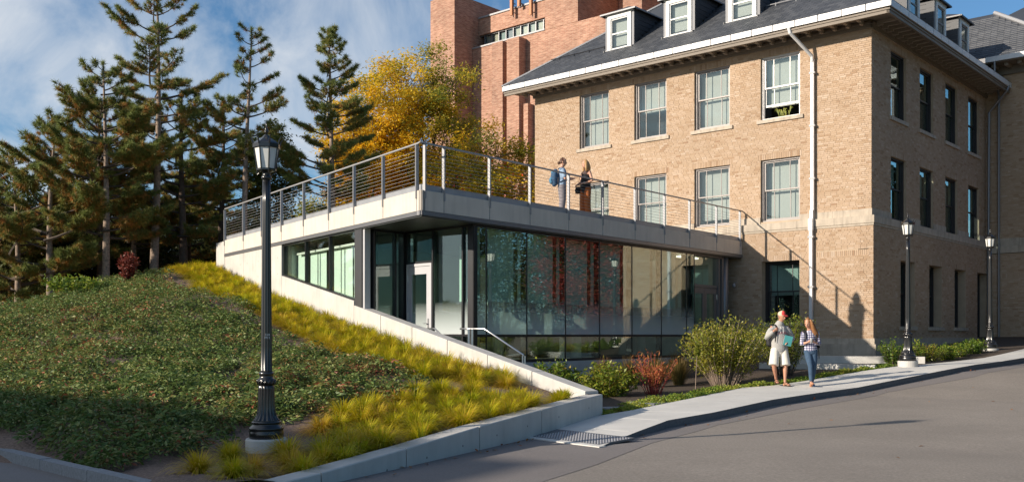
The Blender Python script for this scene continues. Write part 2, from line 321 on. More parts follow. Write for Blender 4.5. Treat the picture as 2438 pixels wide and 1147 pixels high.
_n = len(_h); _Am = np.zeros((_n + 3, _n + 3)); _Am[:_n, :_n] = -_k(_h[:, :2]) + np.eye(_n) * .0; _Am[:_n, _n] = 1; _Am[:_n, _n + 1:] = _h[:, :2]; _Am[_n:, :_n] = _Am[:_n, _n:].T
_wt = np.linalg.solve(_Am, np.concatenate([_h[:, 2], np.zeros(3)]))
def hill(P):
    P = np.atleast_2d(np.asarray(P, float))[:, :2]; return -_k(P) @ _wt[:_n] + _wt[_n] + P @ _wt[_n + 1:]
def hz(x, y): return float(hill([(x, y)])[0])
# ------------------------------------------------------------------ sheets of ground
def sheet(name, poly, zf, off, mt, step=None, **p):
    bm = bmesh.new(); bm.faces.new([bm.verts.new((x, y, 0)) for x, y in poly])
    for e in _R[:, 0]:
        bmesh.ops.bisect_plane(bm, geom=bm.verts[:] + bm.edges[:] + bm.faces[:], plane_co=Vector((.66, .75, 0)) * (e / (.66 ** 2 + .75 ** 2)), plane_no=(.66, .75, 0))
    if step:
        xs = [v.co.x for v in bm.verts]; ys = [v.co.y for v in bm.verts]
        for k in range(1, int((max(xs) - min(xs)) / step) + 1): bmesh.ops.bisect_plane(bm, geom=bm.verts[:] + bm.edges[:] + bm.faces[:], plane_co=(min(xs) + k * step, 0, 0), plane_no=(1, 0, 0))
        for k in range(1, int((max(ys) - min(ys)) / step) + 1): bmesh.ops.bisect_plane(bm, geom=bm.verts[:] + bm.edges[:] + bm.faces[:], plane_co=(0, min(ys) + k * step, 0), plane_no=(0, 1, 0))
    for v in bm.verts: v.co.z = zf(v.co.x, v.co.y) + off
    me = bpy.data.meshes.new(name); bm.to_mesh(me); bm.free(); me.materials.append(mt)
    return setp(link(name, me), **p)
sheet('ground', [(-3000, -3000), (3000, -3000), (3000, 3000), (-3000, 3000)], road_z, -.06, M['lawn'], kind='structure')
sheet('road', [(-60, -30), (14, -30), (28, 10), (60, 40), (60, 75), (-60, 75)], road_z, 0, M['asphalt'], kind='structure')
sheet('smooth_road_strip', [(.1, 9.6), (.32, 10.56), (1.02, 11.87), (2.03, 14.13), (3.5, 16.56), (5.62, 19.09), (8.6, 22.3), (11.6, 24.3), (16.2, 29.2), (12, 32), (-6, 22), (-12, 12), (-6, 4)], road_z, .004, M['asphalt_new'], kind='structure')

# hillside mesh, cut at the two concrete walls
gx = np.arange(-46, 2.6, .4); gy = np.arange(6, 62, .4)
GX, GY = np.meshgrid(gx, gy, indexing='ij'); P2 = np.stack([GX.ravel(), GY.ravel()], 1); Z = hill(P2)
Z += .035 * np.sin(P2[:, 0] * 2.1 + np.sin(P2[:, 1] * 1.3)) * np.sin(P2[:, 1] * 1.7)
nx, ny = len(gx), len(gy); I = np.arange(nx * ny).reshape(nx, ny)
Fq = np.stack([I[:-1, :-1], I[1:, :-1], I[1:, 1:], I[:-1, 1:]], -1).reshape(-1, 4)
me = np_mesh('planted_bank', np.column_stack([P2, Z]), Fq, M['mulch'], smooth=True)
bm = bmesh.new(); bm.from_mesh(me)
for F_, w in ((LF, -.12), (KF, -.12)):
    q = F_(0, w, 0); bmesh.ops.bisect_plane(bm, geom=bm.verts[:] + bm.edges[:] + bm.faces[:], plane_co=q, plane_no=F_.n if F_ is KF else -F_.n, clear_outer=True)
bm.to_mesh(me); bm.free()
setp(link('planted_bank', me), kind='structure')

# ------------------------------------------------------------------ pavement: slabs between the kerb and the back edge
KT = [(1.24, 13.64), (2.61, 16.25), (3.6, 17.40), (5.3, 19.77), (7.14, 21.73), (8.84, 23.1), (11.26, 25.0), (15.48, 29.37), (22.0, 36.5), (34, 50)]
BT = [(.23, 14.85), (1.47, 17.13), (2.16, 18.01), (3.43, 19.93), (5.5, 23.13), (7.25, 24.16), (9.31, 25.69), (11.37, 26.89), (16.9, 32.06), (31, 49)]
def along(pl, n):
    P = np.array(pl); d = np.r_[0, np.cumsum(np.linalg.norm(np.diff(P, axis=0), axis=1))]; t = np.linspace(0, 1, n)
    return d, P
def walk_top(x, y):
    d = (x - 1.24) * (-1.21) * 0 + ((x - 1.24) * .768 + (y - 13.64) * .640)
    return min(walk_z(x, y), road_z(x, y) + .012 + .125 * min(1, max(0, d / 2.5)))
def poly_at(P, t):
    P = np.array(P); k = min(int(t), len(P) - 2); f = t - k; return tuple(P[k] * (1 - f) + P[k + 1] * f)
walk = empty('sidewalk', (6.5, 21.5, walk_z(6.5, 21.5)), kind='structure')
kerb = empty('sidewalk_kerb', (7, 21.6, road_z(7, 21.6)), kind='structure')
bounds = []
for i in range(9):
    n = {0: 2, 1: 1, 2: 2, 3: 2, 4: 2, 5: 2, 6: 3, 7: 4, 8: 5}[i]
    for j in range(n): bounds.append((i + j / n, i + (j + 1) / n))
def inset(k, b, w):
    v = Vector((b[0] - k[0], b[1] - k[1])); v.normalize(); return (k[0] + v.x * w, k[1] + v.y * w)
for idx, (t0, t1) in enumerate(bounds):
    k0, k1, b0, b1 = poly_at(KT, t0), poly_at(KT, t1), poly_at(BT, t0), poly_at(BT, t1)
    i0, i1 = inset(k0, b0, .17), inset(k1, b1, .17)
    g = .008
    def sh(p, q, d=g): v = Vector((q[0] - p[0], q[1] - p[1])).normalized(); return (p[0] + v.x * d, p[1] + v.y * d)
    mb = MB(); mb.slab([sh(i0, i1), sh(i1, i0), sh(b1, b0), sh(b0, b1)], lambda x, y: walk_top(x, y) - .14, walk_top); mb.build('paving_slab', M['walk'], walk)
    mb = MB(); mb.slab([sh(k0, k1, .003), sh(k1, k0, .003), sh(inset(k1, b1, .16), inset(k0, b0, .16), .003), sh(inset(k0, b0, .16), inset(k1, b1, .16), .003)], lambda x, y: road_z(x, y) - .1, lambda x, y: walk_top(x, y) + .004, 0)
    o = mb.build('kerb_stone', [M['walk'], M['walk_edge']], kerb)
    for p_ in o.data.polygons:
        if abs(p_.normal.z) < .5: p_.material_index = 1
# tactile plate with its pale border at the foot of the ramp
plate = empty('tactile_plate', (.9, 14.3, -1.5), 'grey metal tactile paving plate set in the sidewalk ramp beside the low concrete wall', 'tactile paving')
e1 = Vector((.23 - 1.24, 14.85 - 13.64)).normalized(); e2 = Vector((.768, .640)).normalized(); o0 = Vector((1.24, 13.64))
LW = (Vector((.23, 14.85)) - o0).length
def pp(a, b): q = o0 + e1 * a + e2 * b; return (q.x, q.y)
mb = MB(); mb.slab([pp(.14, .1), pp(LW - .02, .1), pp(LW + .26, .86), pp(.14, .86)], lambda x, y: walk_top(x, y) - .02, lambda x, y: walk_top(x, y) + .008); mb.build('plate', mat('cast_iron_plate', (.14, .145, .16), .5, .3, var=.15, scale=15), plate)
mb = MB()
for i in range(24):
    for j in range(12):
        a, b_ = .18 + i * .058, .135 + j * .058
        if a > LW - .06 + .26 * (b_ / .86): continue
        x, y = pp(a, b_); z = walk_top(x, y)
        n = 6; ring = [(x + .016 * math.cos(k * 1.047), y + .016 * math.sin(k * 1.047), z + .007) for k in range(n)]; top = [(x + .009 * math.cos(k * 1.047), y + .009 * math.sin(k * 1.047), z + .016) for k in range(n)]
        for k in range(n): mb.face([ring[k], ring[(k + 1) % n], top[(k + 1) % n], top[k]])
        mb.face(top)
mb.build('domes', mat('worn_dome_metal', (.42, .42, .44), .45, .4, var=.1), plate, kind='stuff')
mb = MB(); mb.slab([pp(-.02, -.04), pp(LW + .02, -.04), pp(LW + .02, .09), pp(-.02, .09)], lambda x, y: road_z(x, y) - .05, lambda x, y: walk_top(x, y) + .006); mb.build('border', M['walk'], plate)

# planting bed behind the pavement
bed_poly = [(1.47, 17.2), (2.16, 18.05), (3.43, 19.97), (5.5, 23.17), (7.25, 24.2), (9.2, 25.6), (8.6, 27.6), (8.2, 34.2), (-1.2, 23.6), (-3, 22)]
bed_poly = [(1.4, 17.2), (2.16, 18.06), (3.43, 19.98), (5.5, 23.18), (7.25, 24.21), (9.31, 25.74), (11.37, 26.94), (16.9, 32.1), (31, 49.1), (25, 50), (11.7, 32), (8.4, 35.2), (-1.5, 23.2)]
sheet('planting_bed', bed_poly, walk_z, -.05, M['soil'], kind='structure')
# lawn across the road
sheet('lawn', [(16, -30), (90, -30), (90, 90), (62, 62), (30, 22), (18, 8)], road_z, .02, M['lawn'], kind='structure')

# granite kerb round the bank
gk = empty('granite_kerb', (-6.6, 12.5, -1.6), kind='structure')
for i in range(len(KB) - 1):
    p, q = Vector(KB[i]), Vector(KB[i + 1]); n = max(1, round((q - p).length / 1.35)); d = (q - p).normalized(); nn = Vector((d.y, -d.x))
    if nn.y < 0: nn = -nn
    for k in range(n):
        a, b_ = p.lerp(q, k / n) + d * .004, p.lerp(q, (k + 1) / n) - d * .004
        j = random.uniform(-.006, .006); c = [a, b_, b_ + nn * .15, a + nn * .15]
        mb = MB(); x0 = .015
        mb.slab([tuple(v) for v in c], -1.9, -1.475 + j); o = mb.build('kerb_stone', M['granite'], gk)
# ------------------------------------------------------------------ concrete walls of the bank
def joint_wall(thing, F_, cuts, top, bot, w0, w1, gap=.024, mt=None, holes=True, name='wall_panel'):
    for a, b_ in zip(cuts[:-1], cuts[1:]):
        sgn = 1 if b_ > a else -1; a2, b2 = a + sgn * gap / 2, b_ - sgn * gap / 2
        bv = .012
        zs = [top(a2), top(b2)]
        mb = MB()
        i = [F_(a2, w1, bot), F_(b2, w1, bot), F_(b2, w0, bot), F_(a2, w0, bot)]
        t = [F_(a2, w1, zs[0] - bv), F_(b2, w1, zs[1] - bv), F_(b2, w0, zs[1] - bv), F_(a2, w0, zs[0] - bv)]
        u = [F_(a2, w1 - bv, zs[0]), F_(b2, w1 - bv, zs[1]), F_(b2, w0 + bv, zs[1]), F_(a2, w0 + bv, zs[0])]
        for r0, r1 in ((i, t), (t, u)):
            for k in range(4): mb.face([r0[k], r0[(k + 1) % 4], r1[(k + 1) % 4], r1[k]])
        mb.face(u); mb.face(i[::-1])
        o = mb.build(name, mt or M['concrete'], thing)
        jb = MB(); jb.fbox(F_, b2 - .01, b2 + sgn * gap + .01 * sgn, w0 + .02, w1 - .03, bot, min(top(a2), top(b2)) - .05); jb.build('joint_filler', M['conc_dark'], o)
        if holes:
            hb = MB(); n = 2 if abs(b_ - a) > 1.2 else 1
            for k in range(n):
                s_ = a2 + (b2 - a2) * ((k + .5) / n if n > 1 else .5); zc = (top(s_) - .19)
                c = F_(s_, w1, zc)
                d_ = F_.d; nn = F_.n
                ring = [Vector(c) + d_ * .016 * math.cos(q * .785) + Vector((0, 0, 1)) * .016 * math.sin(q * .785) + nn * .0015 for q in range(8)]
                hb.face([tuple(v) for v in ring])
            ho = hb.build('tie_holes', M['conc_dark'], o); ho.matrix_parent_inverse = Matrix.Identity(4)
cw = empty('sloping_retaining_wall', LF(-1.3, 0, -1.2), 'long pale concrete wall sloping down from the glass corner to the sidewalk ramp', 'wall')
joint_wall(cw, LF, [3.68, 2.11, .45, -1.2, -2.85, -4.45, -6.12], lambda s_: .78 + (s_ - 3.69) * .182, -1.9, -.30, 0, holes=False)
lw = empty('low_retaining_wall', KF(5, 0, -1.5), 'low grey concrete wall with tie holes running along the asphalt from the corner', 'wall')
_kt = np.array([(-.0, -1.06), (2.2, -1.165), (4.2, -1.26), (6.02, -1.375), (7.65, -1.462), (12, -1.62)])
joint_wall(lw, KF, [-.33, 2.21, 4.2, 6.02, 7.65, 9.4, 11.5], lambda s_: float(np.interp(s_, _kt[:, 0], _kt[:, 1])), -1.9, -.30, 0)
# ------------------------------------------------------------------ the concrete and glass wing
wing = empty('glass_wing', LF(1, -2, -.75), 'low glass and concrete wing with a roof terrace pointing towards the road', 'building')
Rend, Lend = 16.35, 15.52
deck = [RF(.1, -.12, 0)[:2], RF(Rend - .05, -.12, 0)[:2], FF(5.2, 0.02, 0)[:2], FF(14.6, .02, 0)[:2], (-4.5, 45), LF(Lend, -.12, 0)[:2]]
mb = MB(); mb.slab(deck, 2.80, 3.36); mb.build('roof_slab', M['concrete'], wing)
soff = [LF(.02, -.02, 0)[:2], RF(Rend, -.02, 0)[:2], FF(5.0, .06, 0)[:2], FF(11, .06, 0)[:2], LF(8.9, -.35, 0)[:2], LF(3.7, -.35, 0)[:2], LF(3.7, -.02, 0)[:2]]
mb = MB(); mb.slab(soff, 2.745, 2.795); mb.build('soffit', M['soffit'], wing)
RJ = [.02, .12, .76, 2.41, 4.03, 5.74, 7.40, 9.13, 10.85, 12.45, 14.31, 16.08, Rend]
LJ = [.02, .22, 1.97, 3.67, 5.32, 7.15, 8.95, 10.72, 12.50, 14.54]
for F_, J in ((RF, RJ), (LF, LJ)):
    for a, b_ in zip(J[:-1], J[1:]):
        mb = MB(); mb.fbox(F_, a + .009, b_ - .009, -.11, 0, 2.885, 3.355); mb.build('fascia_panel', M['fascia'], wing)
    e = J[-1]
    mb = MB(); mb.fbox(F_, J[0], e, -.10, -.02, 2.80, 3.35); mb.build('panel_backing', M['conc_dark'], wing)
    mb = MB(); mb.fbox(F_, .0, e + (.25 if F_ is RF else 0), -.14, .022, 2.775, 2.872); mb.build('bottom_channel', M['metal'], wing)
    mb = MB(); mb.fbox(F_, .10, e, -.16, -.055, 3.36, 3.50); mb.build('kerb_flashing', mat('flashing_metal', (.33, .34, .36), .5, .35, var=.12, scale=2) if F_ is RF else bpy.data.materials['flashing_metal'], wing)
# tip cap of the corner
# --- left facade: concrete panels, trapezoid window
cut = [(8.95, 10.72), (10.72, 12.50), (12.50, 14.54)]
for a, b_ in cut:
    mb = MB(); mb.prism(LF, [(a + .008, -.4), (b_ - .008, -.4), (b_ - .008, 2.77), (a + .008, 2.77)], -.32, -.004); o = mb.build('wall_panel', M['concrete'], wing)
    hb = MB()
    for s_ in (a + .35, b_ - .35):
        for z_ in (2.4, 1.9):
            c = Vector(LF(s_, -.002, z_)); hb.face([tuple(c + LF.d * .017 * math.cos(q * .785) + Vector((0, 0, .017 * math.sin(q * .785)))) for q in range(8)])
    hb.build('tie_holes', M['conc_dark'], o)
mb = MB(); mb.prism(LF, [(14.55, 0), (Lend, 0), (Lend, 3.33), (14.55, 3.33)], -.32, 0); mb.build('end_wall_panel', M['concrete'], wing)
mb = MB(); mb.prism(LF, [(Lend - .02, 0), (Lend, 0), (Lend, 3.33), (Lend - .02, 3.33)], -6, -.32); mb.build('end_wall', M['concrete'], wing)
wb_ = lambda s_: .93 + (s_ - 3.78) * .176
mb = MB(); mb.prism(LF, [(3.69, -1.6), (8.94, -1.6), (8.94, wb_(8.94) - .02), (3.69, wb_(3.69) - .02)], -.32, -.003); mb.build('sill_wall', M['concrete'], wing)
MUL = [3.80, 5.43, 7.18, 8.93]
mb = MB()
mb.prism(LF, [(3.72, wb_(3.72) - .015), (8.95, wb_(8.95) - .015), (8.95, wb_(8.95) + .03), (3.72, wb_(3.72) + .03)], -.16, -.05); mb.fbox(LF, 3.72, 8.95, -.16, -.05, 2.73, 2.775)
for s_ in (3.74, 5.43, 7.18, 8.93): mb.fbox(LF, s_ - .022, s_ + .022, -.20, -.055, wb_(s_), 2.74)
wfr = mb.build('side_window', M['dark_metal'], wing)
for a, b_ in zip(MUL[:-1], MUL[1:]):
    mb = MB(); mb.prism(LF, [(a + .02, wb_(a) + .02), (b_ - .02, wb_(b_) + .02), (b_ - .02, 2.74), (a + .02, 2.74)], -.11, -.10); mb.build('pane', M['green_glass'], wfr)
# dark metal pilaster and pale jamb left of the entrance
mb = MB(); mb.fbox(LF, 3.27, 3.70, -.50, -.03, .60, 2.75); mb.build('metal_pilaster', mat('charcoal_metal', (.07, .07, .075), .45, .3, var=.06), wing)
mb = MB(); mb.fbox(LF, 3.15, 3.25, -.22, -.06, .62, 2.75); mb.build('jamb', M['door_paint'], wing)
# --- right facade
V0 = RF(1.95, -.12, 0); ND = (-.70, .714); NF = Frame(V0, ND, (-.714, -.70))
SP = NF(2.75, 0, 0); J0 = LF(3.12, -.30, 0)
sd = (J0[0] - SP[0], J0[1] - SP[1]); SL_ = math.hypot(*sd); sd = (sd[0] / SL_, sd[1] / SL_); SFm = Frame(SP, sd, (sd[1] * 1, -sd[0] * 1))
if SFm.n.x < 0: SFm = Frame(SP, sd, (-sd[1], sd[0]))
RM = [1.95, 2.41, 4.03, 5.74, 7.40, 9.13, 10.85, 12.45, 12.97]
ZB, ZT = -.70, 2.745
fr = MB()
for s_ in RM: fr.fbox(RF, s_ - .03, s_ + .03, -.30, -.125, ZB, ZT)
fr.fbox(RF, 1.92, 13.0, -.24, -.105, ZT - .06, ZT); fr.fbox(RF, 1.92, 13.0, -.24, -.100, -.05, .015); fr.fbox(RF, 1.92, 13.0, -.24, -.105, ZB - .02, ZB + .05)
for s_ in RM: fr.fbox(RF, s_ - .02, s_ + .02, -.1245, -.104, ZB, ZT - .061)
cwf = fr.build('curtain_wall_frame', M['dark_metal'], wing)
for a, b_ in zip(RM[:-1], RM[1:]):
    mb = MB(); mb.fbox(RF, a + .021, b_ - .021, -.122, -.112, .015, ZT - .061); mb.build('pane', M['frit_soft'], cwf)
    mb = MB(); mb.fbox(RF, a + .021, b_ - .021, -.122, -.112, ZB + .051, -.051); mb.build('pane', M['curtain_glass'], cwf)
mb = MB(); mb.fbox(RF, 1.7, 16.0, -.5, .04, -1.6, ZB - .022); mb.build('base_kerb', M['concrete'], wing)
# entrance front facing the bank
fr = MB()
for k in (.02, .40, 1.565, 2.645, 2.75): fr.fbox(NF, k - .025, k + .025, -.12, .03, ZB, ZT)
fr.fbox(NF, 0, 2.77, -.10, .02, ZT - .06, ZT); fr.fbox(NF, 0, 1.55, -.10, .02, -.03, .02); fr.fbox(NF, 1.55, 2.66, -.10, .02, 1.87, 1.93); fr.fbox(NF, 0, 1.55, -.10, .02, ZB - .02, ZB + .04)
nf = fr.build('entrance_frame', M['dark_metal'], wing)
for a, b_, z0, z1, mt in ((.045, .375, .02, ZT - .06, 'frit_glass'), (.425, 1.54, .02, ZT - .06, 'frit_glass'), (.045, .375, ZB + .04, -.03, 'curtain_glass'), (.425, 1.54, ZB + .04, -.03, 'curtain_glass'), (1.59, 2.62, 1.93, ZT - .06, 'curtain_glass'), (2.67, 2.725, ZB, ZT, 'curtain_glass')):
    mb = MB(); mb.fbox(NF, a, b_, -.03, -.02, z0, z1); mb.build('pane', M[mt], nf)
def door(parent, F_, a, b_, z0, z1, w, frame_m, glass_m, handle_right, name='door', stile=.13, toprail=.2, botrail=.25, hinges=True):
    mb = MB(); mb.fbox(F_, a, a + stile, w - .05, w, z0, z1); mb.fbox(F_, b_ - stile, b_, w - .05, w, z0, z1); mb.fbox(F_, a + stile, b_ - stile, w - .05, w, z1 - toprail, z1); mb.fbox(F_, a + stile, b_ - stile, w - .05, w, z0, z0 + botrail)
    o = mb.build(name, frame_m, parent)
    mb = MB(); mb.fbox(F_, a + stile, b_ - stile, w - .03, w - .02, z0 + botrail, z1 - toprail); mb.build('pane', glass_m, o)
    hs = a + stile * .5 if handle_right else b_ - stile * .5
    mb = MB(); zc = z0 + 1.0; mb.fbox(F_, hs - .02, hs + .02, w, w + .012, zc - .13, zc + .13)
    sg = 1 if handle_right else -1; mb.tube([F_(hs, w + .01, zc), F_(hs, w + .06, zc), F_(hs + sg * .12, w + .06, zc)], .011); mb.build('handle', M['steel'], o)
    if hinges:
        he = b_ if handle_right else a
        for z_ in (z0 + .25, z0 + 1.2, z1 - .3): mb = MB(); mb.tube([F_(he, w + .012, z_ - .09), F_(he, w + .012, z_ + .09)], .013); mb.build('hinge', M['steel'], o)
    return o
fr = MB(); fr.fbox(NF, 1.59, 1.64, -.08, .045, ZB, 1.87); fr.fbox(NF, 2.57, 2.62, -.08, .045, ZB, 1.87); fr.fbox(NF, 1.64, 2.57, -.08, .045, 1.80, 1.87); fr.build('door_frame', M['door_paint'], wing)
door(wing, NF, 1.65, 2.56, ZB, 1.79, .03, M['door_paint'], M['frit_glass'], True, stile=.15)
# glass return between entrance and the left facade
fr = MB(); fr.fbox(SFm, 0, .10, -.14, .06, ZB, ZT); fr.fbox(SFm, SL_ - .06, SL_, -.1, .02, ZB, ZT); fr.fbox(SFm, 0, SL_, -.1, .02, ZT - .06, ZT); fr.fbox(SFm, .30, .35, -.1, .02, ZB, ZT)
rf = fr.build('return_frame', M['dark_metal'], wing)
for a, b_ in ((.10, .30), (.35, SL_ - .06)):
    mb = MB(); mb.fbox(SFm, a, b_, -.05, -.04, ZB, ZT - .06); mb.build('pane', M['curtain_glass'], rf)
# double door at the brick building
fr = MB(); fr.fbox(RF, 13.0, 13.06, -.4, -.16, ZB, ZT); fr.fbox(RF, 14.78, 14.86, -.4, -.16, ZB, ZT); fr.fbox(RF, 13.06, 14.78, -.32, -.22, 1.63, 1.72); fr.fbox(RF, 13.0, 15.1, -.4, -.16, ZT - .07, ZT - .002); fr.fbox(RF, 15.02, 15.14, -.4, -.16, ZB, ZT)
ddf = fr.build('double_door_frame', M['door_grey'], wing)
door(wing, RF, 13.07, 13.915, ZB, 1.62, -.24, M['door_grey'], M['curtain_glass'], False, stile=.14)
door(wing, RF, 13.925, 14.77, ZB, 1.62, -.24, M['door_grey'], M['curtain_glass'], True, stile=.14)
for a, b_, z0, z1 in ((13.06, 14.78, 1.72, ZT - .07), (14.86, 15.02, ZB, ZT - .07)):
    mb = MB(); mb.fbox(RF, a, b_, -.29, -.28, z0, z1); mb.build('pane', M['curtain_glass'], ddf)
mb = MB(); c = RF(15.35, -.26, 0); mb.lathe([(.155, -.9), (.155, 2.745)], 24, c[:2]); mb.build('column', M['metal'], wing, smooth=True)
# interior: floor, rear walls, columns, roller shades
inn = [RF(1.97, -.3, 0)[:2], RF(15.1, -.45, 0)[:2], FF(4.9, .3, 0)[:2], FF(13.5, .3, 0)[:2], LF(9.3, -.34, 0)[:2], LF(3.7, -.34, 0)[:2], SP[:2]]
mb = MB(); mb.slab(inn, -1.0, -.74); mb.build('interior_floor', M['inner_floor'], wing)
mb = MB(); mb.fbox(RF, 4.2, 16.0, -7.1, -7.0, -.74, 2.745); mb.fbox(RF, 15.15, 15.3, -6.0, -.4, -.74, 2.745); mb.fbox(LF, 8.96, 9.06, -5.0, -.33, -.74, 2.745); mb.build('interior_wall', M['inner_wall'], wing)
mb = MB(); mb.fbox(RF, 6.0, 13.5, -3.4, -3.2, .0, 1.0); mb.fbox(RF, 6.0, 9.0, -5.6, -5.4, -.74, 2.3); mb.build('interior_partition', M['inner_wall'], wing)
for s_ in (4.6, 8.3, 12.0):
    mb = MB(); c = RF(s_, -1.6, 0); mb.lathe([(.16, -.74), (.16, 2.745)], 20, c[:2]); mb.build('interior_column', M['white_paint'], wing, smooth=True)
for a, b_ in zip(RM[1:-2], RM[2:-1]):
    mb = MB(); mb.fbox(RF, a + .05, b_ - .13, -.47, -.46, .86, 2.70); mb.build('roller_shade', M['shade'], wing)
for a, b_ in ((2.05, 2.36), (12.5, 12.9)):
    mb = MB(); mb.fbox(RF, a, b_, -.47, -.46, .9, 2.3); mb.build('roller_shade', M['shade'], wing)
for k0, k1, z0, z1 in ((.5, 1.15, .86, 2.3), (.06, .3, .9, 2.6)):
    mb = MB(); mb.fbox(NF, k0, k1, -.55, -.54, z0, z1); mb.build('roller_shade', M['shade'], wing)
for a, b_ in ((3.85, 4.75), (4.85, 5.58), (5.64, 6.2), (6.65, 7.25), (7.32, 7.85), (8.25, 8.85)):
    mb = MB(); mb.fbox(LF, a, b_, -.52, -.50, -.3, 2.50); mb.build('wall_screen', M['shade'], wing)
mb = MB(); mb.fbox(LF, 3.8, 8.6, -.42, -.36, 2.44, 2.50); mb.build('light_rail', M['white_paint'], wing)

# strip lights under the ceiling, lit as in the photograph
def emit(name, c, st):
    m, nt, out = nodes(name); e = nt.nodes.new('ShaderNodeEmission'); e.inputs[0].default_value = (*c, 1); e.inputs[1].default_value = st; nt.links.new(e.outputs[0], out.inputs[0]); return m
M['strip'] = emit('lit_strip_light', (1, .90, .72), 2.0)
for s0, s1, w0, w1 in ((13.3, 14.6, -1.0, -.85),):
    mb = MB(); mb.fbox(RF, s0, s1, w0, w1, 2.66, 2.72); mb.build('strip_light', M['strip'], wing)
# ------------------------------------------------------------------ terrace railing
rail = empty('terrace_railing', RF(.1, 0, 3.4), 'grey steel railing with thin cables along the edge of the roof terrace', 'railing')
posts = [(RF, s_) for s_ in RJ[1:-1]] + [(LF, s_) for s_ in LJ[1:]]
for F_, s_ in posts:
    mb = MB(); top = 4.43
    mb.fbox(F_, s_ - .021, s_ - .007, -.045, .030, 3.17, top); mb.fbox(F_, s_ + .007, s_ + .021, -.045, .030, 3.17, top); mb.fbox(F_, s_ - .007, s_ + .007, -.04, .010, 2.90, top - .03)
    o = mb.build('post', M['metal_lt'], rail)
    bb = MB()
    for z_ in [3.26, 3.33]: bb.tube([F_(s_ - .034, -.03, z_), F_(s_ + .034, -.03, z_)], .012, 6)
    bb.build('bolts', M['steel'], o)
cor = Vector(RF(.12, -.03, 4.455)); a_ = [Vector(RF(16.3, -.03, 4.455))]
mb = MB(); mb.tube([RF(16.32, -.03, 4.455), RF(.12, -.03, 4.455), RF(0, -.02, 4.46), LF(.20, -.03, 4.46), LF(14.6, -.03, 4.48)], .023, 10); mb.build('top_rail', M['metal_lt'], rail, smooth=True)
for k in range(10):
    z_ = 3.50 + k * .088; mb = MB(); mb.tube([RF(16.1, -.035, z_), RF(.12, -.035, z_)], .004, 5); mb.build('cable', M['metal_lt'], rail)
    mb = MB(); mb.tube([LF(.2, -.035, z_), LF(14.55, -.035, z_ + .02)], .004, 5); mb.build('cable', M['metal_lt'], rail)
mb = MB(); mb.tube([RF(16.32, -.03, 4.455), Vector(RF(16.55, -.5, 4.455)), Vector(RF(16.55, -.55, 3.5))], .018, 8); mb.build('rail_return', M['metal_lt'], rail, smooth=True)
# ------------------------------------------------------------------ landing, steps and handrails by the entrance
ld = [NF(-.05, 1.9, 0)[:2], NF(-.05, .05, 0)[:2], NF(2.7, .05, 0)[:2], LF(3.0, -.32, 0)[:2], LF(.2, -.32, 0)[:2]]
ld = [RF(1.7, .1, 0)[:2], NF(.0, .04, 0)[:2], NF(2.7, .04, 0)[:2], LF(3.0, -.32, 0)[:2], LF(-.6, -.32, 0)[:2], ]
mb = MB(); mb.slab(ld, -1.6, -.755); mb.build('entrance_landing', M['walk'], None, kind='structure')
dn = Vector((.558, -.83)); ac = Vector((.83, .558)); st0 = Vector(LF(-.62, -.32, 0)[:2])
steps = empty('steps', (st0.x, st0.y, -1.2), 'pale concrete steps going down from the glass entrance behind the sloping wall', 'steps')
for k in range(4):
    mb = MB(); p = st0 + dn * (k * .33); c = [p, p + dn * .325, p + dn * .325 + ac * 1.75, p + ac * 1.75]
    mb.slab([tuple(q) for q in c], -1.6, -.90 - k * .14); mb.build('step', M['walk'], steps)
def G3(s_, w, z): return LF(s_, w, z)
hr = empty('handrail', G3(-.5, -.5, -.75), 'short stainless handrail half hidden behind the sloping wall by the open landing', 'handrail')
mb = MB(); mb.tube([G3(.62, -.5, .15), G3(.25, -.5, .15), G3(-1.35, -.5, -.62)], .021, 8); mb.build('rail', M['steel'], hr, smooth=True)
mb = MB(); mb.fbox(LF, .56, .62, -.53, -.47, -.75, .14); mb.build('post', M['steel'], hr)
hr = empty('handrail', G3(-.9, -2.0, -.75), 'long bright stainless handrail with two posts descending beside the planting bed', 'handrail')
h0, h1, h2 = (-.98, 22.7, .145), (-.64, 22.6, .145), (.26, 21.5, -.45)
mb = MB(); mb.tube([(-1.22, 22.85, .145), h0, h1, h2], .023, 8); mb.build('rail', M['steel'], hr, smooth=True)
mb = MB(); mb.box(-1.03, -.99, 22.66, 22.72, -.9, .14); mb.box(-.95, -.91, 22.66, 22.72, -.9, .14); mb.build('post', M['steel'], hr)
mb = MB(); mb.box(.22, .25, 21.47, 21.52, -1.45, -.46); mb.box(.27, .30, 21.47, 21.52, -1.45, -.46); mb.build('post', M['steel'], hr)
# pale ledges by the brick corner
le = empty('stone_ledge', (9, 27.2, -.9), 'long low pale concrete ledge in front of the brick corner behind the walking pair', 'ledge')
M['ledge'] = mat('pale_ledge_concrete', (.60, .58, .54), .85, var=.08, bump=.1, dirt=.85)
mb = MB(); mb.slab([(7.1, 27.9), (9.75, 26.1), (9.85, 26.25), (9.75, 26.45), (7.2, 28.3)], -1.4, -.80); mb.build('kerb_block', M['ledge'], le)
mb = MB(); mb.slab([(8.1, 29.5), (11.95, 28.1), (12.0, 28.4), (8.2, 29.85)], -1.2, -.63); mb.build('kerb_block', M['ledge'], le)
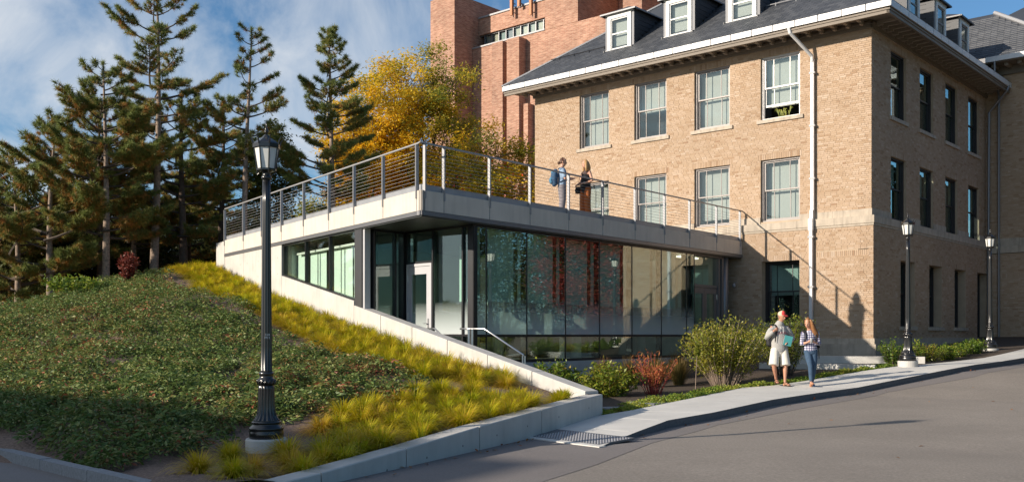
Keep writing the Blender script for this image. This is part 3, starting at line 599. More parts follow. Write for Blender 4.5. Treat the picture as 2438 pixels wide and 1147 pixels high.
# ------------------------------------------------------------------ the old brick building
BH = .0675                                                            # one course
brick_b = empty('brick_building', (C0[0], C0[1], -.8), 'three storey buff brick building with slate roof, dormers and bracketed eaves', 'building')
PIECES = []                                                           # whole bricks that may become parts of their own
def bricks(fr, s0, s1, z0, z1, holes, mb, w=0.0, soldiers=(), single=True):
    n = int(round((z1 - z0) / BH)); rr = random.Random(int(abs(s1 * 100 + z0 * 10)))
    for k in range(n):
        zb = z0 + k * BH; zt = min(z1, zb + BH - .010); zc = (zb + zt) / 2
        cuts = [(a, b_) for a, b_, c, d in list(holes) + [(q[0], q[1], q[2], q[3]) for q in soldiers] if c <= zc <= d]
        x = s0 - (.106 if k % 2 else 0) - (.05 if k % 3 == 1 else 0)
        header = (k % 6 == 5)
        while x < s1:
            ln = .203 if not header else .098
            if rr.random() < .06: ln = .098 if ln > .15 else .203
            a, b_ = max(x, s0), min(x + ln, s1); x += ln + .010
            segs = [(a, b_)]
            for c, d in cuts:
                ns = []
                for p, q in segs:
                    if q <= c or p >= d: ns.append((p, q)); continue
                    if p < c: ns.append((p, c))
                    if q > d: ns.append((d, q))
                segs = ns
            for p, q in segs:
                if q - p < .02: continue
                h = .007 + rr.random() * .004
                rv = rr.random() ** .9
                if single and abs((q - p) - .203) < .001: PIECES.append((fr, p, w, zb, h, mb, rv))
                else: mb.fbox(fr, p, q, w, w + h, zb, zt, r=rv, skip=(1,) if 0 else (4,) if 0 else ())
    for a, b_, c, d in soldiers:                                       # upright bricks above the openings
        x = a
        while x < b_ - .03:
            mb.fbox(fr, x, min(b_, x + .058), w, w + .008 + rr.random() * .004, c, d - .008, r=rr.random()); x += .0675
def wall_cells(mb, fr, s0, s1, z0, z1, holes, w0, w1):
    S = sorted({s0, s1} | {x for h in holes for x in h[:2] if s0 < x < s1}); Zs = sorted({z0, z1} | {x for h in holes for x in h[2:4] if z0 < x < z1})
    for a, b_ in zip(S[:-1], S[1:]):
        for c, d in zip(Zs[:-1], Zs[1:]):
            if any(h[0] <= (a + b_) / 2 <= h[1] and h[2] <= (c + d) / 2 <= h[3] for h in holes): continue
            mb.fbox(fr, a, b_, w0, w1, c, d)
def snap(z, z0): return z0 + round((z - z0) / BH) * BH
U0 = 4.17                                                             # upper brickwork starts on the belt course
def holes_for(starts, z0, z1, wd, base): return [(s_, s_ + wd, snap(z0, base), snap(z1, base)) for s_ in starts]
f_st = [2.48, 5.18, 7.88, 10.58]; s_st = [1.72, 4.57, 7.42, 10.27]
hole_up_F = holes_for(f_st, 7.58, 9.83, 1.48, U0); hole_mid_F = [(s_, s_ + 1.48, 4.0, snap(6.22, U0)) for s_ in f_st]
hole_up_S = holes_for(s_st, 7.50, 9.75, 1.46, U0); hole_mid_S = [(s_, s_ + 1.46, 3.96, snap(6.10, U0)) for s_ in s_st]
G0 = 3.60 - 60 * BH
hole_g_F = [(2.45, 3.87, snap(.40, G0), snap(2.62, G0))]; hole_g_S = [(2.35 + 2.93 * k, 3.77 + 2.93 * k, snap(.32 if k < 3 else -.5, G0), snap(2.6, G0)) for k in range(4)]
FW, SW = 14.45, 12.75
wallmb = MB(); upb = MB()
wall_cells(wallmb, FF, 0, FW, 3.6, 10.35, hole_up_F + hole_mid_F, -.35, 0)
wall_cells(wallmb, FS, .0, SW + .3, 3.6, 10.35, hole_up_S + hole_mid_S, -.348, -.0015)
wall_cells(wallmb, FF, -.10, FW, -1.3, 3.6, hole_g_F, -.40, .10)
wall_cells(wallmb, FS, -.10, SW + .3, -1.3, 3.6, hole_g_S, -.398, .0985)
w3_ = MB(); w3_.fbox(FF, FW - .35, FW, -14, -.35, -1.3, 10.35); w3_.build('end_wall', M['mortar'], brick_b)
wallmb.build('wall', M['mortar'], brick_b)
def lintels(hs, h=.2025 + .0, ext=.12): return [(a - ext, b_ + ext, d, d + h) for a, b_, c, d in hs]
bricks(FF, 0, FW, U0, 10.15, hole_up_F + hole_mid_F, upb, 0, lintels(hole_up_F) + lintels(hole_mid_F))
bricks(FS, 0, SW, U0, 10.15, hole_up_S + hole_mid_S, upb, 0, lintels(hole_up_S) + lintels(hole_mid_S))
bricks(FF, -.10, FW, 3.60 - 55 * BH, 3.60, hole_g_F, upb, .10, lintels(hole_g_F) + [(.05, 1.85, 2.62, 2.82)])
bricks(FS, -.10, SW, 3.60 - 55 * BH, 3.60, hole_g_S, upb, .10, lintels(hole_g_S))
# second block further up the street
P2_ = FS(SW, 0, 0); F2 = Frame(P2_[:2], (-A[0], -A[1]), nB); w2 = 2.55
wb2 = MB(); wall_cells(wb2, F2, -.2, w2, -1.3, 11.2, [], -.35, 0); wb2.fbox(F2, 0, w2 + .06, 0, .10, -1.3, 3.42); wb2.fbox(Frame(F2(w2, 0, 0)[:2], B, nA), 0, 14, -.35, 0, -1.3, 11.2)
wb2.build('rear_wall', M['mortar'], brick_b)
bricks(F2, 0, w2, U0 - .1, 11.0, [], upb, 0, single=False); bricks(F2, 0, w2 + .06, -.3, 3.42, [], upb, .10, [(.6, 2.1, 2.4, 2.6)], single=False)
PIECES.sort(key=lambda q: (Vector(q[0](q[1], q[2], q[3] + .8 * 0))).length)
bm_piece = MB(); bm_piece.box(0, .203, 0, .009, 0, .0575); bme = bm_piece.mesh('brick', M['brick_piece'])
for k, (fr, p, w, zb, h, mb, rv) in enumerate(PIECES):
    if k < 300:
        o = bpy.data.objects.new('brick', bme); COL.objects.link(o); o.parent = brick_b; o.matrix_parent_inverse = Matrix.Translation(-brick_b.location); o.matrix_basis = fr.mat(p, w, zb)
    else: mb.fbox(fr, p, p + .203, w, w + h, zb, zb + .0575, r=rv)
upb.build('brickwork', M['brick'], brick_b, rnd=True, kind='stuff')
# stone belt course, plinth, sills
def stone(F_, s0, s1, w0, w1, z0, z1, name='stone_band', mt=None):
    mb = MB(); mb.fbox(F_, s0, s1, w0, w1, z0, z1); return mb.build(name, mt or M['limestone'], brick_b)
def run(F_, s0, s1, w0, w1, z0, z1, ln, name, holes=()):
    x = s0
    while x < s1 - .02:
        e = min(s1, x + ln)
        segs = [(x, e)]
        for a, b_ in holes:
            ns = []
            for p, q in segs:
                if q <= a or p >= b_: ns.append((p, q)); continue
                if p < a: ns.append((p, a))
                if q > b_: ns.append((b_, q))
            segs = ns
        for p, q in segs: stone(F_, p + .003, q - .003, w0, w1, z0, z1, name)
        x = e
run(FF, -.035, FW, .0, .035, 3.93, 4.165, 1.35, 'belt_stone', [h[:2] for h in hole_mid_F]); run(FS, -.033, SW, -.0, .034, 3.93, 4.163, 1.42, 'belt_stone', [h[:2] for h in hole_mid_S])
run(FF, -.15, FW, .0, .15, 3.68, 3.928, 1.35, 'belt_stone'); run(FS, -.148, SW, 0, .149, 3.68, 3.927, 1.42, 'belt_stone')
stone(FF, -.125, FW, .0, .125, 3.605, 3.677, 'belt_moulding', M['limestone']); stone(FS, -.123, SW, 0, .124, 3.604, 3.676, 'belt_moulding')
run(FF, -.17, 6, 0, .17, -.30, -.11, 1.3, 'plinth_stone'); run(FS, -.168, SW, 0, .169, -.299, -.109, 1.4, 'plinth_stone', [(11.1, 12.6)])
run(FF, -.24, 6, 0, .24, -1.3, -.302, 1.3, 'plinth_stone'); run(FS, -.238, SW, 0, .239, -1.3, -.301, 1.4, 'plinth_stone', [(11.1, 12.6)])
run(F2, 0, w2 + .2, 0, .035, 3.74, 4.07, 1.3, 'belt_stone'); run(F2, 0, w2 + .2, 0, .14, 3.45, 3.735, 1.3, 'belt_stone')
for hs, F_, w in ((hole_up_F, FF, 0), (hole_up_S, FS, 0), (hole_g_F, FF, .10), (hole_g_S[:3], FS, .10)):
    for a, b_, c, d in hs: stone(F_, a - .13, b_ + .13, -.10, w + .07, c - .125, c - .001, 'sill')
# windows
def window(F_, a, b_, c, d, w, fm, glass, blind=1.0, openlow=0.0, shaft='blind', muntins=2, name='window', back='dark_room'):
    """double-hung sash window in an opening; w = outer face of the wall"""
    f = .06; wi = w - .14
    mb = MB(); mb.fbox(F_, a, a + f, wi - .1, wi + .06, c, d); mb.fbox(F_, b_ - f, b_, wi - .1, wi + .06, c, d); mb.fbox(F_, a + f, b_ - f, wi - .1, wi + .06, d - f, d); mb.fbox(F_, a + f, b_ - f, wi - .1, wi + .06, c, c + .05)
    mb.fbox(F_, a + f, a + f + .025, wi - .06, wi + .02, c + .05, d - f); mb.fbox(F_, b_ - f - .025, b_ - f, wi - .06, wi + .02, c + .05, d - f)
    win = mb.build(name, fm, brick_b)
    x0, x1 = a + f + .025, b_ - f - .025; zc = (c + d) / 2 + .02
    for up in (1, 0):
        ww = wi - (0 if up else .045); lo = zc - .02 if up else c + .05 + openlow; hi = d - f if up else zc + .03 + openlow * .0
        if not up and openlow: hi = zc + .03
        sm = MB(); r_ = .045
        sm.fbox(F_, x0, x0 + r_, ww - .04, ww, lo, hi); sm.fbox(F_, x1 - r_, x1, ww - .04, ww, lo, hi); sm.fbox(F_, x0 + r_, x1 - r_, ww - .04, ww, hi - r_, hi); sm.fbox(F_, x0 + r_, x1 - r_, ww - .04, ww, lo, lo + (r_ if up else .07))
        pos = [x0 + r_, x1 - r_] if muntins == 0 else [x0 + r_] + [x0 + r_ + (x1 - x0 - 2 * r_) * t for t in (.25, .75)] + [x1 - r_]
        for t in pos[1:-1]: sm.fbox(F_, t - .011, t + .011, ww - .032, ww - .003, lo + r_, hi - r_)
        sm.build('sash', fm, win)
        for p, q in zip(pos[:-1], pos[1:]):
            pm = MB(); pm.fbox(F_, p + .002, q - .002, ww - .022, ww - .018, lo + (r_ if up else .07), hi - r_); pm.build('pane', glass, win)
    if blind > 0:
        bmb = MB(); bz = d - f - (d - c - 2 * f) * blind; bmb.fbox(F_, x0 + .09, x1 - .02, wi - .26, wi - .25, max(bz, c + .06), d - f - .05); bmb.build('blind', M[shaft], win)
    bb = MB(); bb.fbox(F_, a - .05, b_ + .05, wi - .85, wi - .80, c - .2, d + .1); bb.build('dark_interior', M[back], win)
    return win
M['bright_frame'] = mat('pale_window_frame', (.55, .53, .52), .4, .1, var=.05)  # window frame with its specular sheen put into the base colour
bl = [.93, .55, .97, .97]
M['sky_glass'] = glass_mat('reflective_window_glass', (.78, .88, .87), 1.38, .0)
for k, (a, b_, c, d) in enumerate(hole_up_F): window(FF, a, b_, c, d, 0, M['bright_frame'] if k == 0 else M['taupe'], M['win_glass'], [.80, .95, .52, .97][k], .42 if k == 0 else 0)
for k, (a, b_, c, d) in enumerate(hole_mid_F): window(FF, a, b_, c, d, 0, M['taupe'], M['win_glass'], [.97, .9, .95, .95][k])
for k, (a, b_, c, d) in enumerate(hole_up_S): window(FS, a, b_, c, d, 0, M['dark_frame'], M['sky_glass'], 0, muntins=0)
for k, (a, b_, c, d) in enumerate(hole_mid_S): window(FS, a, b_, c, d, 0, M['dark_frame'], M['sky_glass'], .45, muntins=0)
for k, (a, b_, c, d) in enumerate(hole_g_S): window(FS, a, b_, c, d, -.12, M['dark_frame'], M['sky_glass'], 0, muntins=0, name='window' if k < 3 else 'window')
for a, b_, c, d in hole_g_F: window(FF, a, b_, c, d, -.10, M['dark_frame'], M['sky_glass'], .55)
# plant on the sill of the open window
pl = MB(); rr = random.Random(3)
for k in range(16):
    a0 = 2.95 + rr.uniform(-.1, .45); z0 = 7.66; dx, dz = rr.uniform(-.22, .22), rr.uniform(.12, .36)
    p0, p1, p2 = Vector(FF(a0, -.22, z0)), Vector(FF(a0 + dx * .6, -.20, z0 + dz)), Vector(FF(a0 + dx, -.17, z0 + dz * .8)); o_ = Vector(FF.d) * .022
    pl.face([tuple(p0), tuple(p1 - o_), tuple(p2), tuple(p1 + o_)], r=rr.random())
setp(pl.build('potted_plant', leaf_mat('houseplant_leaf', [(0, (.12, .16, .02)), (1, (.35, .36, .06))]), None, rnd=True), label='small green houseplant on the sill of the open top floor window', cat='plant')
# eaves: frieze, soffit, brackets, cornice, gutter panels
OV = 1.0
def both(s0, s1f, s1s, w0, w1, z0, z1, name, mt, ext0=0):
    for F_, e, sh_ in ((FF, s1f, 0), (FS, s1s, .0015)):
        mb = MB(); mb.fbox(F_, -s0, e, w0, w1 - sh_, z0 + sh_, z1 - sh_); mb.build(name, M[mt], brick_b)
both(.07, FW + .07, SW, 0, .07, 10.08, 10.20, 'frieze', 'cornice'); both(.11, FW + .11, SW, 0, .11, 10.20, 10.26, 'frieze_moulding', 'cornice')
both(.93, FW + .93, SW, 0, .93, 10.345, 10.37, 'soffit', 'cornice')
both(.93, FW + .93, SW, .84, .93, 10.16, 10.345, 'cornice_board', 'cornice'); both(.96, FW + .96, SW, .90, .96, 10.265, 10.31, 'cornice_moulding', 'cornice')
bmb = MB(); bmb.box(-.055, .055, .10, .72, -.10, 0); bmb.box(-.045, .045, .72, .77, -.07, -.01); bmb.box(-.05, .05, .10, .30, -.16, -.10)
bk = bmb.mesh('bracket', M['bracket'])
for F_, e in ((FF, FW + .5), (FS, SW)):
    x = .25
    while x < e:
        o = bpy.data.objects.new('bracket', bk); COL.objects.link(o); o.parent = brick_b; o.matrix_parent_inverse = Matrix.Translation(-brick_b.location); o.matrix_basis = F_.mat(x, 0, 10.343); x += .455
for F_, e, sg in ((FF, FW + 1.0, 1), (FS, SW + .35, 1)):
    x = -1.0; first = True
    while x < e - .05:
        y = min(x + .80, e); mb = MB(); j = 0 if first else 0
        lo, hi = (.98, 1.02); aa = x + .016; bb = y - .016
        mb.hexa([F_(aa, .96, 10.36), F_(bb, .96, 10.36), F_(bb, 1.0, 10.36), F_(aa, 1.0, 10.36), F_(aa, .93, 10.57), F_(bb, .93, 10.57), F_(bb, 1.01, 10.56), F_(aa, 1.01, 10.56)])
        mb.build('gutter_panel', M['zinc'], brick_b); x = y; first = False
    mb = MB(); mb.fbox(F_, -.99, e, .88, .965, 10.37, 10.55); mb.build('gutter_back', M['cornice'], brick_b)
# roof planes and slates
def hip(k): return 10.56 + .75 * k
EF, ES = FW + 1.0, SW + 1.0
rmb = MB()
def rp(s_, k): return FF(s_, 1.0 - k, hip(k))
K_ = 7.0
rmb.face([rp(-1, 0), rp(-1 + K_, K_), rp(EF - K_, K_), rp(EF, 0)])
rmb.face([FS(-1, 1.0, hip(0)), FS(16, 1.0, hip(0)), FS(16, 1.0 - K_, hip(K_)), FS(-1 + K_, 1.0 - K_, hip(K_))])
rmb.face([FF(EF, 1, hip(0)), FF(EF - K_, 1 - K_, hip(K_)), FF(EF - K_, -28, hip(K_)), FF(EF, -28, hip(0))])
rmb.face([FF(6, 1 - K_, hip(K_)), FF(EF - K_, 1 - K_, hip(K_)), FF(EF - K_, -28, hip(K_)), FF(6, -28, hip(K_))])
rmb.build('roof', M['slate'], brick_b)
sl_mb = MB(); SP_ = []
def slates(F_, s0, s1, kmax, lcut, rcut, holes):
    rr = random.Random(5); row = 0; k = 0.0; dk = .155
    while k < kmax:
        x = s0 + (.14 if row % 2 else 0)
        while x < s1:
            wd = .265; kc = k + .05
            if x > lcut(kc) and x + wd < rcut(kc) and not any(a < x + wd / 2 < b_ and c < kc < d for a, b_, c, d in holes):
                SP_.append((F_, x, k, rr.random() ** 1.0, rr.random()))
            x += wd + .006
        k += dk; row += 1
dorm_F = [10.2, 7.45, 4.78]; dorm_S = [4.5, 7.47, 10.37]
slates(FF, -1, EF, 5.0, lambda k: -1 + k + .05, lambda k: EF - k - .05, [(c - .72, c + .72, 1.25, 9) for c in dorm_F])
slates(FS, -1, 14, 2.2, lambda k: -1 + k + .05, lambda k: 14, [(c - .72, c + .72, 1.25, 9) for c in dorm_S])
zz_ = math.sqrt(1 + .75 ** 2)
tz = .75 / zz_; ty = 1 / zz_
def slate_m(F_, s_, k):
    o = Vector(F_(s_, 1.0 - k, hip(k) + .012)); ex = F_.d.copy(); ey = Vector((-F_.n.x * ty, -F_.n.y * ty, tz)); ez = ex.cross(ey)
    if ez.z < 0: ez = -ez
    ey2 = (ey - ez * .045).normalized()
    return Matrix(((ex.x, ey2.x, ez.x, o.x), (ex.y, ey2.y, ez.y, o.y), (ex.z, ey2.z, ez.z, o.z), (0, 0, 0, 1)))
sm_ = MB(); sm_.box(0, .265, 0, .23, 0, .009); sme = sm_.mesh('slate', M['slate_piece'])
SP_.sort(key=lambda q: Vector(q[0](q[1], 1 - q[2], hip(q[2]))).length)
cnt = 0
for F_, x, k, r1, r2 in SP_:
    mt_ = slate_m(F_, x, k)
    if cnt < 300 and F_ is FF: o = bpy.data.objects.new('slate', sme); COL.objects.link(o); o.parent = brick_b; o.matrix_parent_inverse = Matrix.Translation(-brick_b.location); o.matrix_basis = mt_; cnt += 1
    else:
        c = [tuple(mt_ @ Vector(v)) for v in ((0, 0, 0), (.265, 0, 0), (.265, .23, 0), (0, .23, 0), (0, 0, .009 + r2 * .004), (.265, 0, .009), (.265, .23, .009), (0, .23, .009))]; sl_mb.hexa(c, r=r1)
sl_mb.build('slate_field', M['slate'], brick_b, rnd=True, kind='stuff')
mb = MB()
for k in range(0, 1):
    mb.tube([rp(EF - .0, .0), rp(EF - K_, K_)], .07, 6); mb.tube([rp(-1, 0), rp(-1 + K_, K_)], .07, 6)
mb.build('hip_flashing', M['metal_lt'], brick_b)
# snow rails
for s0, s1, k_ in ((10.95, 13.9, 1.42), (1.2, 4.05, 1.62), (-.2, 0.6, 1.62)):
    mb = MB(); mb.tube([Vector(rp(s0, k_)) + Vector((0, 0, .10)), Vector(rp(s1, k_)) + Vector((0, 0, .10))], .018, 6)
    x = s0 + .15
    while x < s1: mb.tube([rp(x, k_), Vector(rp(x, k_)) + Vector((0, 0, .13))], .022, 5); x += .78
    mb.build('snow_rail', M['dark_metal'] if s0 > 5 else M['metal_lt'], brick_b)
# dormers
def dormer(F_, c, light):
    """F_: wall frame of the roof side; c: centre along it; front wall 0.2 m behind the wall face"""
    w = -.20; z0 = hip(1.0 + .20); a, b_ = c - .69, c + .69; zt = z0 + 1.42; wm_ = M['white_paint']
    def depth(z): return 1.0 - (z - 10.56) / .75                       # w where the roof reaches height z
    mb = MB()
    mb.prism(F_, [(a, z0 - .25), (a + .15, z0 - .25), (a + .15, zt), (a, zt)], w - .3, w); mb.prism(F_, [(b_ - .15, z0 - .25), (b_, z0 - .25), (b_, zt), (b_ - .15, zt)], w - .3, w)
    front = mb.build('dormer', M['slate_light'] if 1 else None, brick_b)
    for sx in (a, b_ - .04):                                           # slate-hung cheeks
        n = 9
        for k in range(n):
            za, zb = z0 - .2 + k * (zt - z0 + .2) / n, z0 - .2 + (k + 1) * (zt - z0 + .2) / n
            we = depth(za) - .1; t = .010 if k % 2 else .0
            mb = MB(); mb.fbox(F_, sx - (.008 if sx == a else -.0), sx + .04 + (0 if sx == a else .008), we, w - .02, za, zb - .012); mb.build('cheek_slate', M['slate'], front)
    mb = MB()
    mb.fbox(F_, a + .13, a + .27, w - .05, w + .045, z0 - .06, zt - .05); mb.fbox(F_, b_ - .27, b_ - .13, w - .05, w + .045, z0 - .06, zt - .05)
    mb.fbox(F_, a + .27, b_ - .27, w - .05, w + .045, zt - .20, zt - .05); mb.fbox(F_, a + .05, b_ - .05, w - .05, w + .08, z0 - .10, z0 - .02); mb.fbox(F_, a + .02, b_ - .02, w - .3, w + .03, zt - .05, zt + .02)
    mb.build('dormer_casing', wm_, front)
    mb = MB(); x0, x1 = a + .27, b_ - .27; zm = z0 + (zt - .2 - z0) * .5
    for p, q, zA, zB in ((x0, x0 + .04, z0 - .02, zt - .2), (x1 - .04, x1, z0 - .02, zt - .2), (x0, x1, z0 - .02, z0 + .04), (x0, x1, zt - .25, zt - .2), (x0, x1, zm - .025, zm + .025)): mb.fbox(F_, p, q, w - .04, w + .0, zA, zB)
    mb.build('dormer_sash', M['white_paint'] if light else M['taupe'], front)
    for zA, zB in ((z0 + .04, zm - .025), (zm + .025, zt - .25)):
        mb = MB(); mb.fbox(F_, x0 + .04, x1 - .04, w - .025, w - .02, zA, zB); mb.build('pane', M['win_glass'], front)
    mb = MB(); mb.fbox(F_, x0 + .06, x1 - .02, w - .20, w - .19, zm - .45, zt - .25); mb.build('blind', M['blind'], front)
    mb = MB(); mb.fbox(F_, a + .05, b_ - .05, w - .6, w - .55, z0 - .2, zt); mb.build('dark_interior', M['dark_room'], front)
    e = .16; zr = zt + .02; ap = zt + .40; wr = w - .85
    A_, B_, C_, D_ = F_(a - e, w + e, zr), F_(b_ + e, w + e, zr), F_(b_ + e, depth(zr) - .1, zr), F_(a - e, depth(zr) - .1, zr); R0 = F_(c, w - .62, ap); R1 = F_(c, depth(ap) - .1, ap)
    mb = MB()
    mb.face([A_, B_, R0]); mb.face([B_, C_, R1, R0]); mb.face([D_, A_, R0, R1]); mb.face([A_, D_, C_, B_])
    for v in (0,): pass
    mb.build('dormer_roof', M['slate'], front)
    mb = MB(); mb.fbox(F_, a - e, b_ + e, w + e - .02, w + e + .02, zr - .05, zr + .005); mb.fbox(F_, b_ + e - .02, b_ + e + .015, depth(zr) - .05, w + e - .021, zr - .049, zr + .004); mb.fbox(F_, a - e - .015, a - e + .02, depth(zr) - .05, w + e - .021, zr - .049, zr + .004); mb.build('dormer_gutter', M['metal_lt'] if light else M['dark_metal'], front)
for c in dorm_F: dormer(FF, c, True)
for c in dorm_S: dormer(FS, c, False)
# roof and eaves of the second block, and the roof behind it
mb = MB(); e2_ = w2 + 1.0; zr2 = 11.55
mb.face([F2(-1.0, 1.0, zr2), F2(e2_, 1.0, zr2), F2(e2_ - 4, -3.0, zr2 + 3.0), F2(-4.5, -3.0, zr2 + 3.0)]); mb.face([F2(e2_, 1, zr2), F2(e2_, -14, zr2), F2(e2_ - 4, -14, zr2 + 3), F2(e2_ - 4, -3, zr2 + 3.0)])
mb.build('rear_roof', M['slate'], brick_b)
r2 = random.Random(9); sb = MB()
for row in range(22):
    k = row * .17; x = -1.0 - (.13 if row % 2 else 0) - k
    while x < e2_ - k - .3:
        if x > -3.5:
            q = [Vector(F2(x, 1 - k, zr2 + .012 + k * .75)), Vector(F2(x + .26, 1 - k, zr2 + .012 + k * .75)), Vector(F2(x + .26, 1 - k - .2, zr2 + .15 * 1 + k * .75)), Vector(F2(x, 1 - k - .2, zr2 + .15 + k * .75))]
            up = Vector((0, 0, .022)); sb.hexa([tuple(v) for v in q] + [tuple(q[0] + up), tuple(q[1] + up), tuple(q[2] + up * .4), tuple(q[3] + up * .4)], r=r2.random())
        x += .267
sb.build('rear_slates', M['slate'], brick_b, rnd=True, kind='stuff')
mb = MB(); mb.tube([F2(e2_, 1.0, zr2 + .03), F2(e2_ - 4, -3.0, zr2 + 3.03)], .10, 6); mb.build('rear_hip_flashing', M['metal_lt'], brick_b)
mb = MB(); mb.fbox(F2, .25, e2_, .98, 1.03, zr2 - .20, zr2 + .01); mb.build('gutter_panel', M['zinc'], brick_b)
mb = MB(); mb.fbox(F2, -.5, e2_ - .05, 0, .95, zr2 - .24, zr2 - .19); mb.fbox(F2, 0, e2_ - .7, 0, .12, 10.95, zr2 - .24); mb.build('rear_soffit', M['cornice'], brick_b)
mb = MB()
for k in range(5): mb.fbox(F2, .4 + k * .5, .55 + k * .5, .1, .7, zr2 - .36, zr2 - .24)
mb.build('rear_brackets', M['bracket'], brick_b)
mb = MB(); mb.tube([F2(.6, .97, zr2 - .2), F2(.6, .97, zr2 - .6), F2(.55, .16, 10.1), F2(.55, .16, -.2)], .05, 8); mb.build('rear_downspout', M['metal'], brick_b)
mb = MB(); mb.fbox(F2, -3, 12, -9, -8.9, 11, 15.2); mb.build('upper_wall', M['slate_light'], brick_b)
mb = MB(); mb.fbox(F2, -3.2, 12.4, -9.5, -8.5, 15.2, 15.42); mb.build('upper_cornice', M['white_paint'], brick_b)
mb = MB(); mb.face([F2(-3.2, -8.5, 15.42), F2(12.4, -8.5, 15.42), F2(12.4, -13, 18), F2(-.5, -13, 18)]); mb.build('upper_roof', M['slate'], brick_b)
# downspout on the front
mb = MB(); sx = 1.98
mb.tube([FF(sx + .45, .98, 10.36), FF(sx + .42, .95, 10.20), FF(sx, .17, 9.50), FF(sx, .13, 9.3)], .062, 8)
mb.fbox(FF, sx - .055, sx + .055, .05, .16, 4.2, 9.4); mb.fbox(FF, sx - .075, sx + .075, .16, .30, 3.55, 3.95); mb.fbox(FF, sx - .055, sx + .055, .09, .22, 3.94, 4.25); mb.fbox(FF, sx - .055, sx + .055, .16, .27, .2, 3.56)
ds = mb.build('downspout', M['zinc'], brick_b)
for z_ in (8.9, 7.1, 5.3, 3.3, 1.6):
    w_ = 0 if z_ > 4 else .11; mb = MB(); mb.fbox(FF, sx - .10, sx + .10, w_ + .02, w_ + .175, z_, z_ + .07); mb.build('strap', M['metal_lt'], ds)
mb = MB(); mb.tube([FS(12.35, 1.0, 10.4), FS(12.3, .95, 10.2), FS(12.45, .2, 9.4), FS(12.45, .16, -.2)], .055, 8); mb.build('side_downspout', M['metal'], brick_b)
mb = MB(); c = Vector(FF(4.85, .3, 1.75)); mb.lathe([(.0, 1.70), (.05, 1.72), (.07, 1.78), (.05, 1.84), (0, 1.86)], 10, (c.x, c.y)); mb.tube([FF(4.85, .11, 1.9), FF(4.85, .3, 1.86)], .012, 5); mb.build('wall_light', M['metal_lt'], brick_b)
# ------------------------------------------------------------------ red brick tower far behind
def tower_brick():
    m, nt, out = nodes('tower_brick'); p = nt.nodes.new('ShaderNodeBsdfPrincipled'); nt.links.new(p.outputs[0], out.inputs[0]); p.inputs['Roughness'].default_value = .9
    g = nt.nodes.new('ShaderNodeNewGeometry'); sp = nt.nodes.new('ShaderNodeSeparateXYZ'); nt.links.new(g.outputs['Position'], sp.inputs[0])
    def dot(v):
        n = nt.nodes.new('ShaderNodeVectorMath'); n.operation = 'DOT_PRODUCT'; nt.links.new(g.outputs['Position'], n.inputs[0]); n.inputs[1].default_value = v; return n.outputs['Value']
    # running coordinate = along front + along side (each wall uses only one of them)
    ad = nt.nodes.new('ShaderNodeMath'); nt.links.new(dot((A[0], A[1], 0)), ad.inputs[0]); nt.links.new(dot((B[0], B[1], 0)), ad.inputs[1])
    cb = nt.nodes.new('ShaderNodeCombineXYZ'); nt.links.new(ad.outputs[0], cb.inputs[0]); nt.links.new(sp.outputs[2], cb.inputs[1])
    bt = nt.nodes.new('ShaderNodeTexBrick'); nt.links.new(cb.outputs[0], bt.inputs[0]); bt.inputs['Scale'].default_value = 1; bt.inputs['Brick Width'].default_value = .30; bt.inputs['Row Height'].default_value = .085; bt.inputs['Mortar Size'].default_value = .009
    bt.inputs['Color1'].default_value = (.41, .225, .15, 1); bt.inputs['Color2'].default_value = (.30, .135, .085, 1); bt.inputs['Mortar'].default_value = (.40, .31, .25, 1)
    n = nt.nodes.new('ShaderNodeTexNoise'); n.inputs['Scale'].default_value = .35; n.inputs['Detail'].default_value = 6; nt.links.new(g.outputs['Position'], n.inputs[0])
    mp_ = nt.nodes.new('ShaderNodeMapping'); nt.links.new(cb.outputs[0], mp_.inputs[0]); mp_.inputs['Scale'].default_value = (1, 5, 1)
    n2 = nt.nodes.new('ShaderNodeTexNoise'); n2.inputs['Scale'].default_value = 2.2; n2.inputs['Detail'].default_value = 5; nt.links.new(mp_.outputs[0], n2.inputs[0])
    r = ramp(nt, [(.3, (.78, .78, .78)), (.7, (1.2, 1.17, 1.15))], n.outputs[0]); r2 = ramp(nt, [(.3, (.78, .75, .72)), (.68, (1.3, 1.32, 1.35))], n2.outputs[0])
    x = nt.nodes.new('ShaderNodeMix'); x.data_type = 'RGBA'; x.blend_type = 'MULTIPLY'; x.inputs[0].default_value = 1; nt.links.new(bt.outputs[0], x.inputs[6]); nt.links.new(r, x.inputs[7])
    y = nt.nodes.new('ShaderNodeMix'); y.data_type = 'RGBA'; y.blend_type = 'MULTIPLY'; y.inputs[0].default_value = 1; nt.links.new(x.outputs[2], y.inputs[6]); nt.links.new(r2, y.inputs[7])
    nt.links.new(y.outputs[2], p.inputs['Base Color']); return m
M['tower'] = tower_brick()
PA = (-4.148, 70.0); TF = Frame(PA, (-A[0], -A[1]), nB)                # s to the right along the front, w outward
tw = empty('brick_tower', (PA[0], PA[1], 0), 'tall windowless red brick tower block rising behind the autumn tree', 'building')
mb = MB(); mb.fbox(TF, -2.49, 0, -13, 0, -2, 24.6); mb.build('stair_shaft', M['tower'], tw)
mb = MB(); mb.fbox(TF, 0.003, 14, -8, -1.90, -2, 20.95); mb.build('lower_wall', M['tower'], tw)
mb = MB(); mb.fbox(TF, 0.004, 6.82, -8, -2.56, 22.12, 23.33); mb.build('upper_wall', M['tower'], tw)
mb = MB(); mb.fbox(TF, 6.90, 9.75, -8, -1.88, 20.96, 27); mb.build('pier_wall', M['tower'], tw)
mb = MB(); mb.fbox(TF, 9.8, 22, -12, -6.5, 20.96, 30); mb.fbox(TF, 12.2, 13.7, -6.5, -3.6, 20.96, 30); mb.fbox(TF, 10.5, 22, -6.4, -3.6, -2, 20.9); mb.build('set_back_wall', M['tower'], tw)
